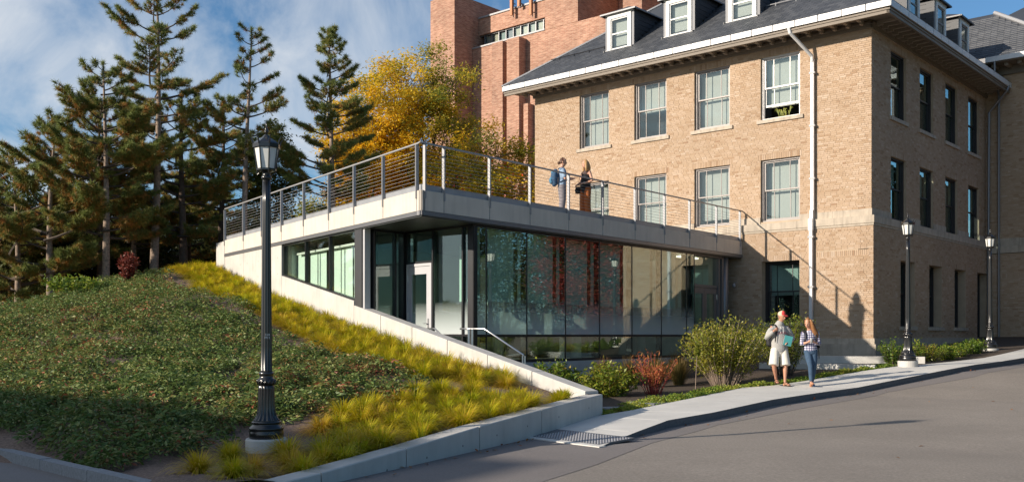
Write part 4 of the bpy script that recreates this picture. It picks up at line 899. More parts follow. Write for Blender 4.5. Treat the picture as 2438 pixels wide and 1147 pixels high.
mb = MB(); mb.fbox(TF, 0.0, 6.88, -2.7, -1.84, 20.955, 21.06); mb.fbox(TF, 0, 6.85, -2.8, -2.48, 23.335, 23.45); mb.build('coping', M['metal_lt'], tw)
wf = MB()
for k in range(10): s_ = .45 + k * .705; wf.fbox(TF, s_ - .035, s_ + .035, -2.85, -2.70, 21.06, 22.10)
wf.fbox(TF, .0, 6.9, -2.85, -2.71, 22.05, 22.12); wf.fbox(TF, .0, 6.9, -2.85, -2.71, 21.06, 21.12)
wf = wf.build('window_strip', M['metal'], tw)
rr = random.Random(4)
TG = [mat('tower_blind_%d' % i, c, .35, var=.05, spec=.6) for i, c in enumerate([(.30, .34, .30), (.38, .37, .27), (.20, .30, .30), (.14, .16, .17), (.48, .48, .38)])]
for k in range(9):
    s_ = .45 + k * .705; mb = MB(); mb.fbox(TF, s_ + .037, s_ + .668, -2.80, -2.79, 21.12, 22.05); mb.build('pane', M['win_glass'], wf)
    q = [0, 1, 2, 3, 1, 4, 0, 1, 2][k]; lo = 21.12 + [.0, .3, 0, .0, 0, 0, 0, 0, .45][k]; mb = MB(); mb.fbox(TF, s_ + .05, s_ + .66, -2.90, -2.89, lo, 22.05); mb.build('blind', TG[q], wf)
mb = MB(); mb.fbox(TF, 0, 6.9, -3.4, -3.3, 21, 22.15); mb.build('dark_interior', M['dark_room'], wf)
for a, b_, top in ((2.62, 3.66, 20.70), (4.05, 5.19, 20.70)):
    mb = MB(); mb.fbox(TF, a, b_, -1.89, -1.12, -2, top); mb.build('pier', M['tower'], tw)
mb = MB(); mb.fbox(TF, 5.45, 5.85, -1.89, -1.3, -2, 16); mb.build('pier', M['tower'], tw)
for a, z0, z1 in ((3.55, 22.75, 25.2), (4.25, 23.25, 25.4), (5.35, 22.4, 24.3)):
    t = empty('antenna_panel', TF(a, -2.4, z0), {3.55: 'leftmost of three slim orange antenna panels on the tower parapet', 4.25: 'middle one of three slim orange antenna panels on the tower parapet', 5.35: 'rightmost of three slim orange antenna panels on the tower parapet'}[a], 'antenna', 'antenna panels on the brick tower')
    mb = MB(); mb.fbox(TF, a - .10, a + .10, -2.25, -2.12, z0, z1); mb.build('panel', mat('antenna_orange', (.50, .22, .10), .6) if 'antenna_orange' not in bpy.data.materials else bpy.data.materials['antenna_orange'], t)
    mb = MB()
    for z_ in (z0 + .25, z0 + .9): mb.tube([TF(a, -2.25, z_), TF(a + .05, -2.57, z_)], .035, 6)
    mb.tube([TF(a + .02, -2.38, z0 - .1), TF(a + .02, -2.38, z0 + 1.3)], .04, 6); mb.build('bracket', M['metal'], t)

# ------------------------------------------------------------------ lamp posts
def text_mesh(s, size, mt, name, extr=.001):
    cu = bpy.data.curves.new('t', 'FONT'); cu.body = s; cu.size = size; cu.align_x = 'CENTER'; cu.extrude = extr; cu.space_line = .95
    o = bpy.data.objects.new('t', cu); COL.objects.link(o); dg = bpy.context.evaluated_depsgraph_get(); me = bpy.data.meshes.new_from_object(o.evaluated_get(dg)); me.name = name; bpy.data.objects.remove(o); me.materials.clear(); me.materials.append(mt); return me
def lamp_post(loc, label, first):
    t = empty('lamp_post', loc, label, 'lamp post', 'black lamp posts'); t.location = loc
    mb = MB(); mb.lathe([(.25, -.35), (.262, -.3), (.262, -.02), (.25, 0)], 32); mb.build('concrete_footing', M['concrete'], t, keep=False, smooth=False)
    mb = MB(); mb.lathe([(.205, 0), (.215, .01), (.215, .085), (.205, .10), (.218, .115), (.218, .135), (.20, .15), (.185, .165), (.17, .185), (.188, .195), (.19, .205), (.18, .22)], 40); mb.build('base', M['black_iron'], t, keep=False, smooth=True)
    n = 96; prof = [(.175, .22), (.160, .235), (.14, .26), (.125, .30), (.113, .36), (.108, .42), (.105, .52), (.103, .62), (.101, .66), (.090, .672)]
    mb = MB(); mb.lathe(prof, n, flute=(.215, .655, .13, 16)); mb.build('fluted_pedestal', M['black_iron'], t, keep=False, smooth=True)
    mb = MB(); mb.lathe([(.09, .668), (.106, .68), (.112, .70), (.112, .735), (.104, .755), (.086, .76), (.088, .80), (.094, .81), (.094, .83), (.082, .845)], 32)
    for k in range(16):
        a = k * math.pi / 8; p = []
        for q in range(4): aa = a + q * .09; p.append((.113 * math.cos(aa), .113 * math.sin(aa), .682 + q * .021))
        mb.tube(p, [.006, .012, .012, .006], 5)
    mb.build('wreath_collar', M['black_iron'], t, keep=False, smooth=True)
    pr = [(.078, .842)] + [(.073 - .022 * k / 8, .86 + 2.44 * k / 8) for k in range(9)]
    mb = MB(); mb.lathe(pr, 96, flute=(.85, 3.29, .11, 12)); mb.build('fluted_shaft', M['black_iron'], t, keep=False, smooth=True)
    mb = MB(); mb.lathe([(.05, 3.28), (.062, 3.30), (.066, 3.32), (.05, 3.335), (.048, 3.36), (.06, 3.385), (.10, 3.40), (.10, 3.41), (.0, 3.411)], 24); mb.build('capital', M['black_iron'], t, keep=False, smooth=True)
    lan = MB(); r0, r1, z0, z1 = .118, .163, 3.41, 3.70
    for k in range(8):
        a = math.radians(22.5 + k * 45 + 4); c, s_ = math.cos(a), math.sin(a)
        lan.tube([(r0 * c, r0 * s_, z0 - .02), (r1 * c, r1 * s_, z1 + .03)], .009, 5)
        lan.tube([(r0 * c, r0 * s_, z0), ((r0 - .01) * c, (r0 - .01) * s_, z0 - .035), ((r0 + .018) * c, (r0 + .018) * s_, z0 - .05)], [.009, .007, .004], 5)
        lan.tube([((r1 + .004) * c, (r1 + .004) * s_, z1 + .02), ((r1 + .022) * c, (r1 + .022) * s_, z1 + .075), ((r1 + .055) * c, (r1 + .055) * s_, z1 + .13)], [.012, .009, .003], 5)
    off = math.radians(26.5); lan.lathe([(r1 + .004, z1 - .02), (r1 + .012, z1 - .015), (r1 + .012, z1 + .035), (r1, z1 + .04)], 8, rot=off); lan.lathe([(r0 - .02, z0 - .012), (r0 + .01, z0 - .01), (r0 + .01, z0 + .012), (r0 - .01, z0 + .015)], 8, rot=off)
    o = lan.build('lantern_frame', M['black_iron'], t, keep=False)
    for k in range(8):
        a, b_ = math.radians(26.5 + k * 45), math.radians(26.5 + (k + 1) * 45); g = MB(); q0, q1 = r0 - .006, r1 - .006
        P_ = [(q0 * math.cos(a), q0 * math.sin(a), z0 + .01), (q0 * math.cos(b_), q0 * math.sin(b_), z0 + .01), (q1 * math.cos(b_), q1 * math.sin(b_), z1), (q1 * math.cos(a), q1 * math.sin(a), z1)]
        g.hexa([(x * .97, y * .97, z) for x, y, z in P_][:2] + [P_[1], P_[0]] + [(P_[3][0] * .97, P_[3][1] * .97, z1), (P_[2][0] * .97, P_[2][1] * .97, z1), P_[2], P_[3]])
        g.build('lantern_pane', M['lamp_glass'], o, keep=False)
    mb = MB(); mb.lathe([(r1 + .012, z1 + .035), (r1 - .01, z1 + .055), (.12, z1 + .078), (.07, z1 + .11), (.035, z1 + .15), (.022, z1 + .16)], 8, rot=off); mb.build('lantern_roof', M['black_iron'], t, keep=False)
    mb = MB(); mb.lathe([(.018, z1 + .155), (.014, z1 + .175), (.030, z1 + .19), (.032, z1 + .20), (.018, z1 + .215), (.022, z1 + .23), (.010, z1 + .25), (.007, z1 + .29), (.003, z1 + .33)], 12); mb.build('finial', M['black_iron'], t, keep=False, smooth=True)
    return t
L1, L2, L3 = (-3.13, 12.38, -1.31), (10.74, 26.35, -.70), (16.1, 32.7, -.45)
lp = lamp_post(L1, 'tall black fluted lamp post on a concrete footing among tufts of grass', True)
tm = text_mesh('S10\nM11', .040, M['white_print'], 'stencil_lettering')
o = link('stencil_lettering', tm, lp, False); o.location = (.030, -.0700, 1.30); o.rotation_euler = (math.radians(90), 0, math.radians(24))
def copy_tree(src, loc, label):
    def cp(o, par):
        c = o.copy(); COL.objects.link(c); c.parent = par
        for ch in list(o.children):
            if not ch.name.startswith('stencil'): cp(ch, c)
        return c
    c = cp(src, None); c.location = loc; c['label'] = label; return c
copy_tree(lp, L2, 'black lamp post in sunlight on the sidewalk by the brick corner, lantern glowing white')
copy_tree(lp, L3, 'darkest lamp post standing in shade beside the plants, furthest up the street')
# ------------------------------------------------------------------ foliage generators
def unit(v): return v / np.maximum(np.linalg.norm(v, axis=-1, keepdims=True), 1e-9)
def leaf_mesh(name, P, size, mt, rnd, asp=.42, upb=.6, rng=RNG, droop=0.0, dirs=None):
    """one folded kite per leaf"""
    n = len(P); d = unit(rng.normal(size=(n, 3))) if dirs is None else unit(dirs + rng.normal(size=(n, 3)) * .35)
    if dirs is None: d[:, 2] = d[:, 2] * .5 - droop; d = unit(d)
    up = unit(rng.normal(size=(n, 3)) * (1 - upb) + np.array([0, 0, 1]) * upb + 1e-4)
    s = unit(np.cross(d, up)); nn = np.cross(s, d); sz = size * rng.uniform(.65, 1.25, (n, 1))
    V = np.stack([P, P + d * sz * .5 + s * sz * asp * .5 + nn * sz * .06, P + d * sz - nn * sz * .10, P + d * sz * .5 - s * sz * asp * .5 + nn * sz * .06], 1).reshape(-1, 3)
    return np_mesh(name, V, np.arange(n * 4).reshape(n, 4), mt, rnd)
def needle_mesh(name, P, D, size, mt, rnd, k=24, wid=.010, rng=RNG):
    n = len(P); P = np.repeat(P, k, 0); D = np.repeat(D, k, 0); sz = np.repeat(size, k)[:, None] * rng.uniform(.7, 1.15, (n * k, 1)); rr = np.repeat(rnd, k) + rng.normal(size=n * k) * .07
    d = unit(D * .55 + unit(rng.normal(size=(n * k, 3))) * 1.0); b = P + D * rng.uniform(-.8, .3, (n * k, 1)) * sz * .5
    s = unit(np.cross(d, rng.normal(size=(n * k, 3)))) * wid
    V = np.stack([b - s, b + s, b + d * sz], 1).reshape(-1, 3)
    return np_mesh(name, V, np.arange(n * k * 3).reshape(n * k, 3), mt, np.clip(rr, 0, 1))
M['needles'] = leaf_mat('pine_needles', [(0, (.52, .24, .07)), (.18, (.42, .25, .07)), (.34, (.28, .26, .065)), (.62, (.16, .20, .052)), (1, (.25, .29, .085))], .3, .55)
M['needles_blue'] = leaf_mat('spruce_needles', [(0, (.16, .10, .03)), (.25, (.06, .09, .035)), (1, (.06, .11, .055))], .25, .55)
def pine(base, h, cs, Rr, label, r0=.16, seed=1, lean=0.0, bark='bark', dens=1.0, brown=.3, prof=None, top=0.0, nk=44, wig=.14, tsz=.195, asym=None):
    rng = np.random.default_rng(seed); z0 = base[2]
    root = empty('pine_tree', base, label, 'pine tree', 'pines on the bank')
    n = 14; ph = rng.uniform(0, 6, 4); tp = []
    for k in range(n + 1):
        t = k / n; tp.append(np.array([base[0] + lean * t + wig * math.sin(ph[0] + 3.1 * t) * t, base[1] + wig * math.sin(ph[1] + 2.7 * t) * t, z0 - .25 + (h + .25) * t]))
    tp = np.array(tp); tr = [r0 * (1.25 if k == 0 else 1) * (1 - .93 * (k / n) ** 1.1) + .012 for k in range(n + 1)]
    mb = MB(); mb.tube(tp, tr, 10); mb.build('trunk', M[bark], root, smooth=True)
    def at(z): t = np.clip((z - z0 + .25) / (h + .25), 0, 1) * n; k = min(int(t), n - 1); return tp[k] + (tp[k + 1] - tp[k]) * (t - k), tr[k]
    prof = prof or (lambda t: (.75 + .9 * t) if t < .25 else max(.10, (1.02 - t)) ** .75 * 1.18)
    wood = MB(); TP, TD, TS, TR = [], [], [], []
    z = cs
    while z < h - .1:
        t = (z - cs) / (h - cs); nb = rng.integers(2, 5)
        a0 = rng.uniform(0, 6.28)
        for b_ in range(nb):
            az = a0 + b_ * 6.28 / nb + rng.normal() * .3; zz = z + rng.normal() * .12; o, rt = at(z0 + zz)
            ln = Rr * prof(t) * (rng.uniform(.35, .8) if rng.random() < .4 else rng.uniform(.8, 1.25))
            if asym is not None: ln *= 1 + asym[1] * math.cos(az - asym[0])
            if ln < .15: ln = .15
            dirh = np.array([math.cos(az), math.sin(az), 0]); side = np.array([-math.sin(az), math.cos(az), 0]); rise = rng.uniform(-.12, .18) + .35 * t; cur = rng.uniform(.12, .40)
            def pt(u): return o + dirh * ln * u + np.array([0, 0, 1.]) * ln * (rise * u + cur * u * u) + side * ln * .12 * math.sin(u * 3 + az)
            us = np.linspace(0, 1, 6); wood.tube([pt(u) for u in us], [.012 + .016 * ln * (1 - u) for u in us], 4, cap=False)
            nt = max(4, int(ln / .085 * dens))
            for q in range(nt):
                u = .42 + .58 * (q + rng.uniform(0, 1)) / nt; sg = 1 if q % 2 else -1; p0 = pt(u)
                tl = min(.75, ln * .36) * (1.15 - .75 * u) * rng.uniform(.7, 1.3); dv = dirh * .65 + side * sg * rng.uniform(.5, 1.1) + np.array([0, 0, rng.uniform(.1, .55)]); dv /= np.linalg.norm(dv)
                p1 = p0 + dv * tl; 
                if tl > .15: wood.tube([p0, p1], [.008, .004], 3, cap=False)
                m = max(1, int(tl / .12))
                for w in range(m):
                    f = (w + 1) / m; TP.append(p0 + dv * tl * f); TD.append(dv * .8 + np.array([0, 0, .45])); TS.append(tsz * rng.uniform(.75, 1.15)); TR.append(np.clip(.22 + .45 * u * f + rng.normal() * .16 - (brown if rng.random() < .28 else 0) + .10, 0, 1))
            TP.append(pt(1)); TD.append(dirh + np.array([0, 0, .8])); TS.append(tsz * 1.1); TR.append(.8)
        z += rng.uniform(.26, .62) * (1.1 - .35 * t) / max(.7, dens)
    TP.append(tp[-1]); TD.append(np.array([0, 0, 1.])); TS.append(.22); TR.append(.85)
    for q in range(6): TP.append(tp[-1] - np.array([0, 0, .12 * q])); TD.append(unit(rng.normal(size=3)) * .6 + np.array([0, 0, .8])); TS.append(.16); TR.append(.75)
    wood.build('branches', M['twig'], root, kind='stuff')
    me = needle_mesh('crown', np.array(TP), unit(np.array(TD)), np.array(TS), M['needles'], np.array(TR), nk, .0105, rng)
    link('crown', me, root)
    return root
def limb(rng, a, b_, n=6, wob=.12):
    a, b_ = np.array(a, float), np.array(b_, float); L_ = np.linalg.norm(b_ - a); pts = []
    c = (a + b_) / 2 + np.array([0, 0, 1.]) * L_ * rng.uniform(-.02, .16) - (b_ - a) * np.array([1, 1, 0]) * .15
    for k in range(n + 1):
        t = k / n; p = a * (1 - t) ** 2 + 2 * c * t * (1 - t) + b_ * t * t + rng.normal(size=3) * wob * .18 * L_ / 3 * (0 < k < n); pts.append(p)
    return pts
def leafy_tree(name, base, h, ctr, rad, label, cat, group, mt, seed, nstem=4, nclu=160, nleaf=110, lsz=.10, cr=.42, r0=.14, bark='twig', hue=None, zlow=None, shell=.45, asp=.42, upb=.5):
    """stems fan out into a crown of leaf clusters; ctr/rad: crown ellipsoid relative to base"""
    rng = np.random.default_rng(seed); base = np.array(base, float); root = empty(name, tuple(base), label, cat, group)
    C_ = base + np.array(ctr); Rd = np.array(rad); cl = []
    while len(cl) < nclu:
        v = unit(rng.normal(size=3)) * rng.uniform(shell, 1) ** .6; bump = 1 + .14 * math.sin(v[0] * 5 + seed) * math.cos(v[2] * 6 + seed * 2) + .10 * math.sin(v[1] * 7 - v[2] * 5 + seed); p = C_ + v * Rd * bump
        if zlow is not None and p[2] < base[2] + zlow: continue
        cl.append(p)
    cl = np.array(cl); wood = MB(); limbs = []
    tk = MB()
    for s_ in range(nstem):
        az = 6.28 * s_ / nstem + rng.uniform(-.4, .4); f = rng.uniform(.25, .6) if nstem > 1 else 0
        b0 = base + np.array([math.cos(az), math.sin(az), 0]) * (.22 if nstem > 1 else 0) + np.array([0, 0, -.2]); e = C_ + np.array([math.cos(az) * Rd[0] * f, math.sin(az) * Rd[1] * f, Rd[2] * rng.uniform(.2, .75)])
        pts = limb(rng, b0, e, 9, .25); rr = r0 * rng.uniform(.7, 1.1); tk.tube(pts, [rr * (1 - .85 * k / 9) for k in range(10)], 8)
        limbs += [(pts[k], rr * (1 - .85 * k / 9)) for k in range(3, 10)]
    tk.build('trunk', M[bark], root, smooth=True)
    LP = np.array([q[0] for q in limbs]); LRr = np.array([q[1] for q in limbs])
    for p in cl:
        d = np.linalg.norm(LP - p, axis=1) + np.maximum(0, LP[:, 2] - p[2]) * 1.5; k = int(np.argmin(d)); pts = limb(rng, LP[k], p, 4, .3); wood.tube(pts, [min(.03, LRr[k] * .5), .018, .013, .009, .005], 4, cap=False)
    wood.build('branches', M[bark], root, kind='stuff')
    N = nclu * nleaf; idx = np.repeat(np.arange(nclu), nleaf); P = cl[idx] + rng.normal(size=(N, 3)) * cr * np.array([.55, .55, .42])
    base_r = rng.normal(size=nclu) * .13
    r = base_r[idx] + rng.normal(size=N) * .10 + (hue(P - base) if hue else .5)
    me = leaf_mesh('foliage', P, lsz, mt, np.clip(r, 0, 1), asp, upb, rng); link('foliage', me, root); return root
# ------------------------------------------------------------------ the pines
def base_at(x, y): return (x, y, hz(x, y) - .02)
PINES = [   # x (m), y (m), top height above eye level, crown start above base, crown radius
 (-14.04, 38.0, 13.6, 4.5, 2.85, 'tallest pine with a long bare pale trunk and open lopsided crown touching the picture top', dict(r0=.165, seed=3, lean=.25, dens=.85, asym=(math.pi, .12), prof=lambda t: (.45 + 1.3 * t) if t < .35 else max(.14, 1.25 - 1.05 * t))),
 (-10.75, 39.0, 12.3, 4.0, 1.75, 'slender pine with pale trunk seen through the left end of the railing', dict(r0=.13, seed=5, lean=.12, dens=.9, prof=lambda t: (.6 + .8 * t) if t < .3 else max(.22, 1.15 - .95 * t))),
 (-7.5, 40.5, 12.7, 2.8, 2.3, 'dark dense pine standing right beside the yellow tree, behind the terrace', dict(r0=.15, seed=8, dens=1.1, brown=.2, prof=lambda t: (.85 + .4 * t) if t < .2 else max(.12, 1.12 - 1.0 * t))),
 (-14.9, 35.6, 10.0, 2.2, 2.7, 'broad bushy pine with pale trunk just left of the tallest pine', dict(r0=.135, seed=12, dens=1.1, brown=.4, prof=lambda t: (.9 + .5 * t) if t < .25 else max(.15, 1.25 - 1.05 * t) )),
 (-17.0, 35.8, 8.0, 1.1, 2.7, 'short pine with pointed tip at the left of the grove', dict(r0=.13, seed=15, dens=1.1, brown=.35)),
 (-16.1, 38.0, 9.0, 1.9, 2.6, 'pine with dark forked-looking trunk close behind the broad bushy pine', dict(r0=.14, seed=19, dens=1.0, bark='bark_dark', brown=.4)),
 (-15.6, 40.0, 9.6, 2.2, 2.5, 'pine with thin reddish trunk behind the dark red shrub', dict(r0=.12, seed=22, dens=1.0, brown=.4)),
 (-13.4, 39.6, 9.8, 2.2, 2.5, 'pine with a dark thick trunk between the tallest pine and the end of the wing', dict(r0=.18, seed=26, dens=1.05, bark='bark_dark', brown=.35)),
 (-12.6, 42.0, 10.2, 2.1, 2.2, 'pine with dark trunk rising right behind the left end of the concrete wing', dict(r0=.16, seed=31, dens=1.0, bark='bark_dark', brown=.42)),
 (-20.6, 38.5, 6.2, .6, 2.6, 'low pine beyond the left picture edge of the grove, only its boughs showing', dict(r0=.12, seed=51, dens=1.0, brown=.35)),
 (-14.6, 44.0, 8.6, 1.6, 2.6, 'rearmost pine of the grove, filling the gap right of the tallest pine', dict(r0=.14, seed=57, dens=1.0, brown=.3, bark='bark_dark')),
 (-18.6, 36.5, 6.9, .6, 2.8, 'low shaggy pine at the extreme left edge of the grove', dict(r0=.12, seed=36, dens=1.0, brown=.35)),
]
for x, y, top_, cs, rr_, lab, kw in PINES:
    zb = min(2.3, hz(x, y)) - .02; pine((x, y, zb), top_ - zb, cs, rr_, lab, **kw)
# ------------------------------------------------------------------ broadleaved trees
M['yellow_leaf'] = leaf_mat('autumn_yellow_leaves', [(0, (.80, .36, .012)), (.25, (.90, .55, .02)), (.5, (.82, .58, .04)), (.72, (.42, .38, .05)), (1, (.16, .21, .04))], .5, .5)
M['green_leaf'] = leaf_mat('dull_green_leaves', [(0, (.16, .13, .02)), (.4, (.09, .12, .025)), (1, (.045, .085, .02))], .4, .5)
M['dark_leaf'] = leaf_mat('dark_understorey_leaves', [(0, (.20, .11, .02)), (.25, (.08, .08, .018)), (.6, (.035, .06, .014)), (1, (.03, .07, .018))], .3, .5)
M['red_leaf'] = leaf_mat('red_maple_leaves', [(0, (.34, .05, .04)), (.45, (.36, .06, .05)), (.7, (.22, .07, .035)), (1, (.12, .12, .03))], .4, .45)
def px(u_, y): return (u_ - 1219) / 2312 * y
leafy_tree('autumn_tree', (px(890, 46), 46, 0), 12, (0, 0, 8.0), (2.6, 2.3, 4.5), 'golden yellow autumn tree between the dark dense pine and the larger autumn tree', 'tree', None, M['yellow_leaf'], 41, 5, 200, 185, .18, .50, .13,
           hue=lambda P: .40 + .03 * (P[:, 2] - 8), shell=.2, asp=.38)
leafy_tree('autumn_tree', (px(1015, 48), 48, 0), 13.5, (0, 0, 8.9), (3.3, 3.0, 5.2), 'tallest autumn tree, gold turning olive, behind the terrace corner', 'tree', None, M['yellow_leaf'], 42, 7, 290, 175, .17, .50, .16,
           hue=lambda P: .58 + .075 * P[:, 0] + .02 * (P[:, 2] - 9), shell=.2, asp=.38)
leafy_tree('berry_tree', (px(1160, 44), 44, 0), 9, (.2, 0, 5.2), (3.2, 2.4, 4.2), 'smaller olive and rust tree with red berries between golden tree and brick building', 'tree', None, M['yellow_leaf'], 43, 6, 250, 190, .17, .52, .10,
           hue=lambda P: .66 + .0 * P[:, 0], shell=.2, asp=.36)
rngb = np.random.default_rng(77); N_ = 900; Pb = np.array([px(1130, 44) + .3, 43.2, 5.2]) + unit(rngb.normal(size=(N_, 3))) * rngb.uniform(.3, 1, (N_, 1)) * np.array([3.1, 2.0, 3.2])
berry = leaf_mesh('berries', Pb, .10, mat('red_berry', (.50, .06, .02), .4), np.full(N_, .5), .9, .5, rngb); bo = [o for o in COL.objects if o.name == 'berry_tree'][0]; setp(link('berries', berry, bo), kind='stuff')
leafy_tree('slim_tree', (px(632, 42), 42, 1.5), 7, (0.2, 0, 4.2), (1.0, 1.0, 3.6), 'slim pale green tree beside the slender pine', 'tree', None, M['green_leaf'], 47, 3, 110, 150, .15, .42, .05, hue=lambda P: .15 + .03 * P[:, 2])
leafy_tree('slim_tree', (px(870, 50), 50, 0), 7, (-1.2, 0, 4.6), (2.6, 2.0, 2.6), 'yellow green tree filling the gap between the dark dense pine and the golden tree', 'tree', None, M['yellow_leaf'], 49, 4, 140, 170, .19, .6, .09, hue=lambda P: .5 + .06 * P[:, 2], shell=.15)
leafy_tree('slim_tree', (px(720, 52), 52, 0), 7, (0, 0, 3.8), (2.6, 2.0, 2.3), 'low green and gold tree behind the railing left of the dark dense pine', 'tree', None, M['yellow_leaf'], 50, 4, 110, 160, .19, .55, .09, hue=lambda P: .62 + .0 * P[:, 2], shell=.15)
UN = [(-30, 44, 5.2, 3.6, 'dark green understorey tree at the left edge behind the pines'), (60, 41, 5.0, 3.4, 'dark rounded understorey tree behind the short pointed pine'), (150, 46, 5.2, 3.6, 'dark understorey tree filling the gap behind the broad bushy pine'), (235, 43, 4.6, 3.2, 'brownish understorey tree behind the two pale trunks'),
      (330, 50, 5.0, 3.8, 'dim understorey tree behind the thin reddish trunk'), (425, 48, 4.3, 3.2, 'dark leafy tree low behind the dark thick trunk'), (500, 54, 4.6, 3.6, 'dark low tree at the far end of the concrete wing'), (610, 58, 4.0, 3.6, 'far dark tree showing through the left railing')]
for k, (u_, y, h, r_, lab) in enumerate(UN):
    leafy_tree('understorey_tree', (px(u_, y), y, .2 if u_ < 500 else .8), h + 1, (0, 0, h * .58), (r_ * 1.15, 2.4, h * .72), lab, 'tree', 'dark trees behind the pines', M['dark_leaf'], 60 + k, 3, 170, 160, .20, .62, .10, hue=lambda P: .5, shell=.1)
# shrubs on the crest
def shrub(name, base, rad, h, label, mt, seed, n, lsz, stems=14, leafstart=.25, spread=.8, cat='shrub', stem_m='twig', hue=.5, hspread=.18, group=None, asp=.42, sw=.008, up=.4, lens=(.7, 1.05), updir=0.0, curl=.25):
    rng = np.random.default_rng(seed); base = np.array(base, float); root = empty(name, tuple(base), label, cat, group)
    wood = MB(); PP = []; DD = []; per = n // stems
    for s_ in range(stems):
        az = rng.uniform(0, 6.28); f = math.sqrt(rng.uniform(0, 1)) * spread; L_ = h * rng.uniform(*lens)
        b0 = base + np.array([math.cos(az), math.sin(az), 0]) * rad * .25 * f + np.array([0, 0, -.05]); e = base + np.array([math.cos(az) * rad * f, math.sin(az) * rad * f, L_ * (1 - curl * f * f)])
        mid = (b0 + e) / 2 + np.array([0, 0, L_ * .12]) ; pts = [b0 * (1 - t) ** 2 + 2 * mid * t * (1 - t) + e * t * t for t in np.linspace(0, 1, 6)]
        wood.tube(pts, [sw * (1 - .6 * k / 5) for k in range(6)], 4, cap=False); pts = np.array(pts)
        t = np.clip(rng.uniform(leafstart, 1.03, per) , 0, 1) * 4.999; k = t.astype(int); f_ = (t - k)[:, None]; p = pts[k] * (1 - f_) + pts[k + 1] * f_
        PP.append(p + rng.normal(size=(per, 3)) * rad * .07); dd = rng.normal(size=(per, 3)); dd[:, 2] = np.abs(dd[:, 2]) * .6 + updir; DD.append(unit(dd))
    wood.build('stems', M[stem_m], root)
    P = np.concatenate(PP); D_ = np.concatenate(DD); me = leaf_mesh('foliage', P, lsz, mt, np.clip(hue + rng.normal(size=len(P)) * hspread, 0, 1), asp, up, rng, dirs=D_); link('foliage', me, root); return root
M['shrub_leaf'] = leaf_mat('yellow_green_shrub_leaves', [(0, (.42, .34, .05)), (.35, (.28, .30, .045)), (.7, (.14, .20, .03)), (1, (.06, .11, .02))], .4, .4)
M['bush_leaf'] = leaf_mat('bright_bush_leaves', [(0, (.40, .24, .04)), (.3, (.32, .32, .04)), (.65, (.16, .25, .03)), (1, (.07, .14, .025))], .4, .4)
M['rust_leaf'] = leaf_mat('rust_orange_leaves', [(0, (.36, .05, .03)), (.4, (.48, .14, .045)), (.75, (.50, .24, .07)), (1, (.28, .26, .06))], .45, .5)
M['red_stem'] = mat('red_stems', (.30, .055, .045), .6)
M['maroon_leaf'] = leaf_mat('maroon_leaves', [(0, (.14, .025, .02)), (1, (.26, .06, .035))], .3, .5)
x, y = px(300, 31.5), 31.5; shrub('red_shrub', base_at(x, y), .65, .95, 'dark maroon shrub on the crest between the pale trunks and the reddish trunk', M['maroon_leaf'], 90, 1500, .11, 26, .1)
x, y = px(195, 29.3), 29.3; shrub('green_shrub', base_at(x, y), 1.3, .50, 'low yellow green shrub on the crest beside the short pine', M['bush_leaf'], 91, 2200, .12, 40, .1, hue=.62)
# ------------------------------------------------------------------ ground cover on the bank
def lw_coords(P): d = P - np.array(T0); return d @ np.array(L), d @ np.array([-.83, -.558])
def kw_coords(P): d = P - np.array(Q); return d @ np.array(KD), -(d @ np.array([.889, -.458]))
def kerb_dist(P):
    K = np.array(KB); out = np.full(len(P), 1e9)
    for a, b_ in zip(K[:-1], K[1:]):
        e = b_ - a; t = np.clip(((P - a) @ e) / (e @ e), 0, 1); q = P - (a + t[:, None] * e); nrm = np.array([e[1], -e[0]]); nrm = nrm if nrm[1] > 0 else -nrm
        d = np.linalg.norm(q, axis=1) * np.sign(q @ nrm + 1e-9); out = np.where(np.abs(d) < np.abs(out), d, out)
    return out
rg = np.random.default_rng(5)
Pc = np.column_stack([rg.uniform(-24, 1.5, 9000), rg.uniform(9, 37, 9000)])
_, wl_ = lw_coords(Pc); sk_, wk_ = kw_coords(Pc); kd_ = kerb_dist(Pc)
wob = .35 * np.sin(Pc[:, 0] * 1.3 + 1) + .3 * np.sin(Pc[:, 1] * 1.9)
nz_ = np.sin(Pc[:, 0] * 1.7 + 2 * np.sin(Pc[:, 1] * .9)) * np.sin(Pc[:, 1] * 1.5 + 1.5 * np.sin(Pc[:, 0] * 1.1))
inview = (np.abs(Pc[:, 0] / Pc[:, 1]) < .58)
keep = (wl_ > 2.80 + wob * .8) & (wk_ > 2.50 + wob * .5) & (kd_ > .42) & (nz_ > -.80) & inview & (wl_ < 18) & ~((sk_ > 8.6) & (kd_ < 1.0))
lampd = np.linalg.norm(Pc - np.array(L1[:2]), axis=1); keep &= lampd > .5
Pc = Pc[keep]; print('clumps', len(Pc)); Pc = Pc[:3600]; dist_ = np.linalg.norm(Pc, axis=1)
nl = np.clip(130 * (18 / dist_) ** .8, 60, 150).astype(int); idx = np.repeat(np.arange(len(Pc)), nl)
rad_ = rg.uniform(.20, .42, len(Pc)); hgt = rg.uniform(.10, .30, len(Pc)) + .16 * np.clip(np.sin(Pc[:, 0] * 2.3 + 1.5 * np.sin(Pc[:, 1] * 1.7)) * np.sin(Pc[:, 1] * 2.1 + Pc[:, 0]), 0, 1); N_ = len(idx)
ang = rg.uniform(0, 6.28, N_); rr_ = np.sqrt(rg.uniform(0, 1, N_)); X = Pc[idx, 0] + np.cos(ang) * rr_ * rad_[idx]; Y = Pc[idx, 1] + np.sin(ang) * rr_ * rad_[idx]
gz = hill(np.column_stack([X, Y])); Zc = gz + hgt[idx] * (1 - rr_ ** 2 * .7) * (1 - rg.uniform(0, 1, N_) ** 2 * .55)
hue_c = rg.normal(size=len(Pc)) * .16 + .08 * np.sin(Pc[:, 0] * .8)
D_ = np.column_stack([np.cos(ang), np.sin(ang), rg.uniform(-.5, .35, N_)])
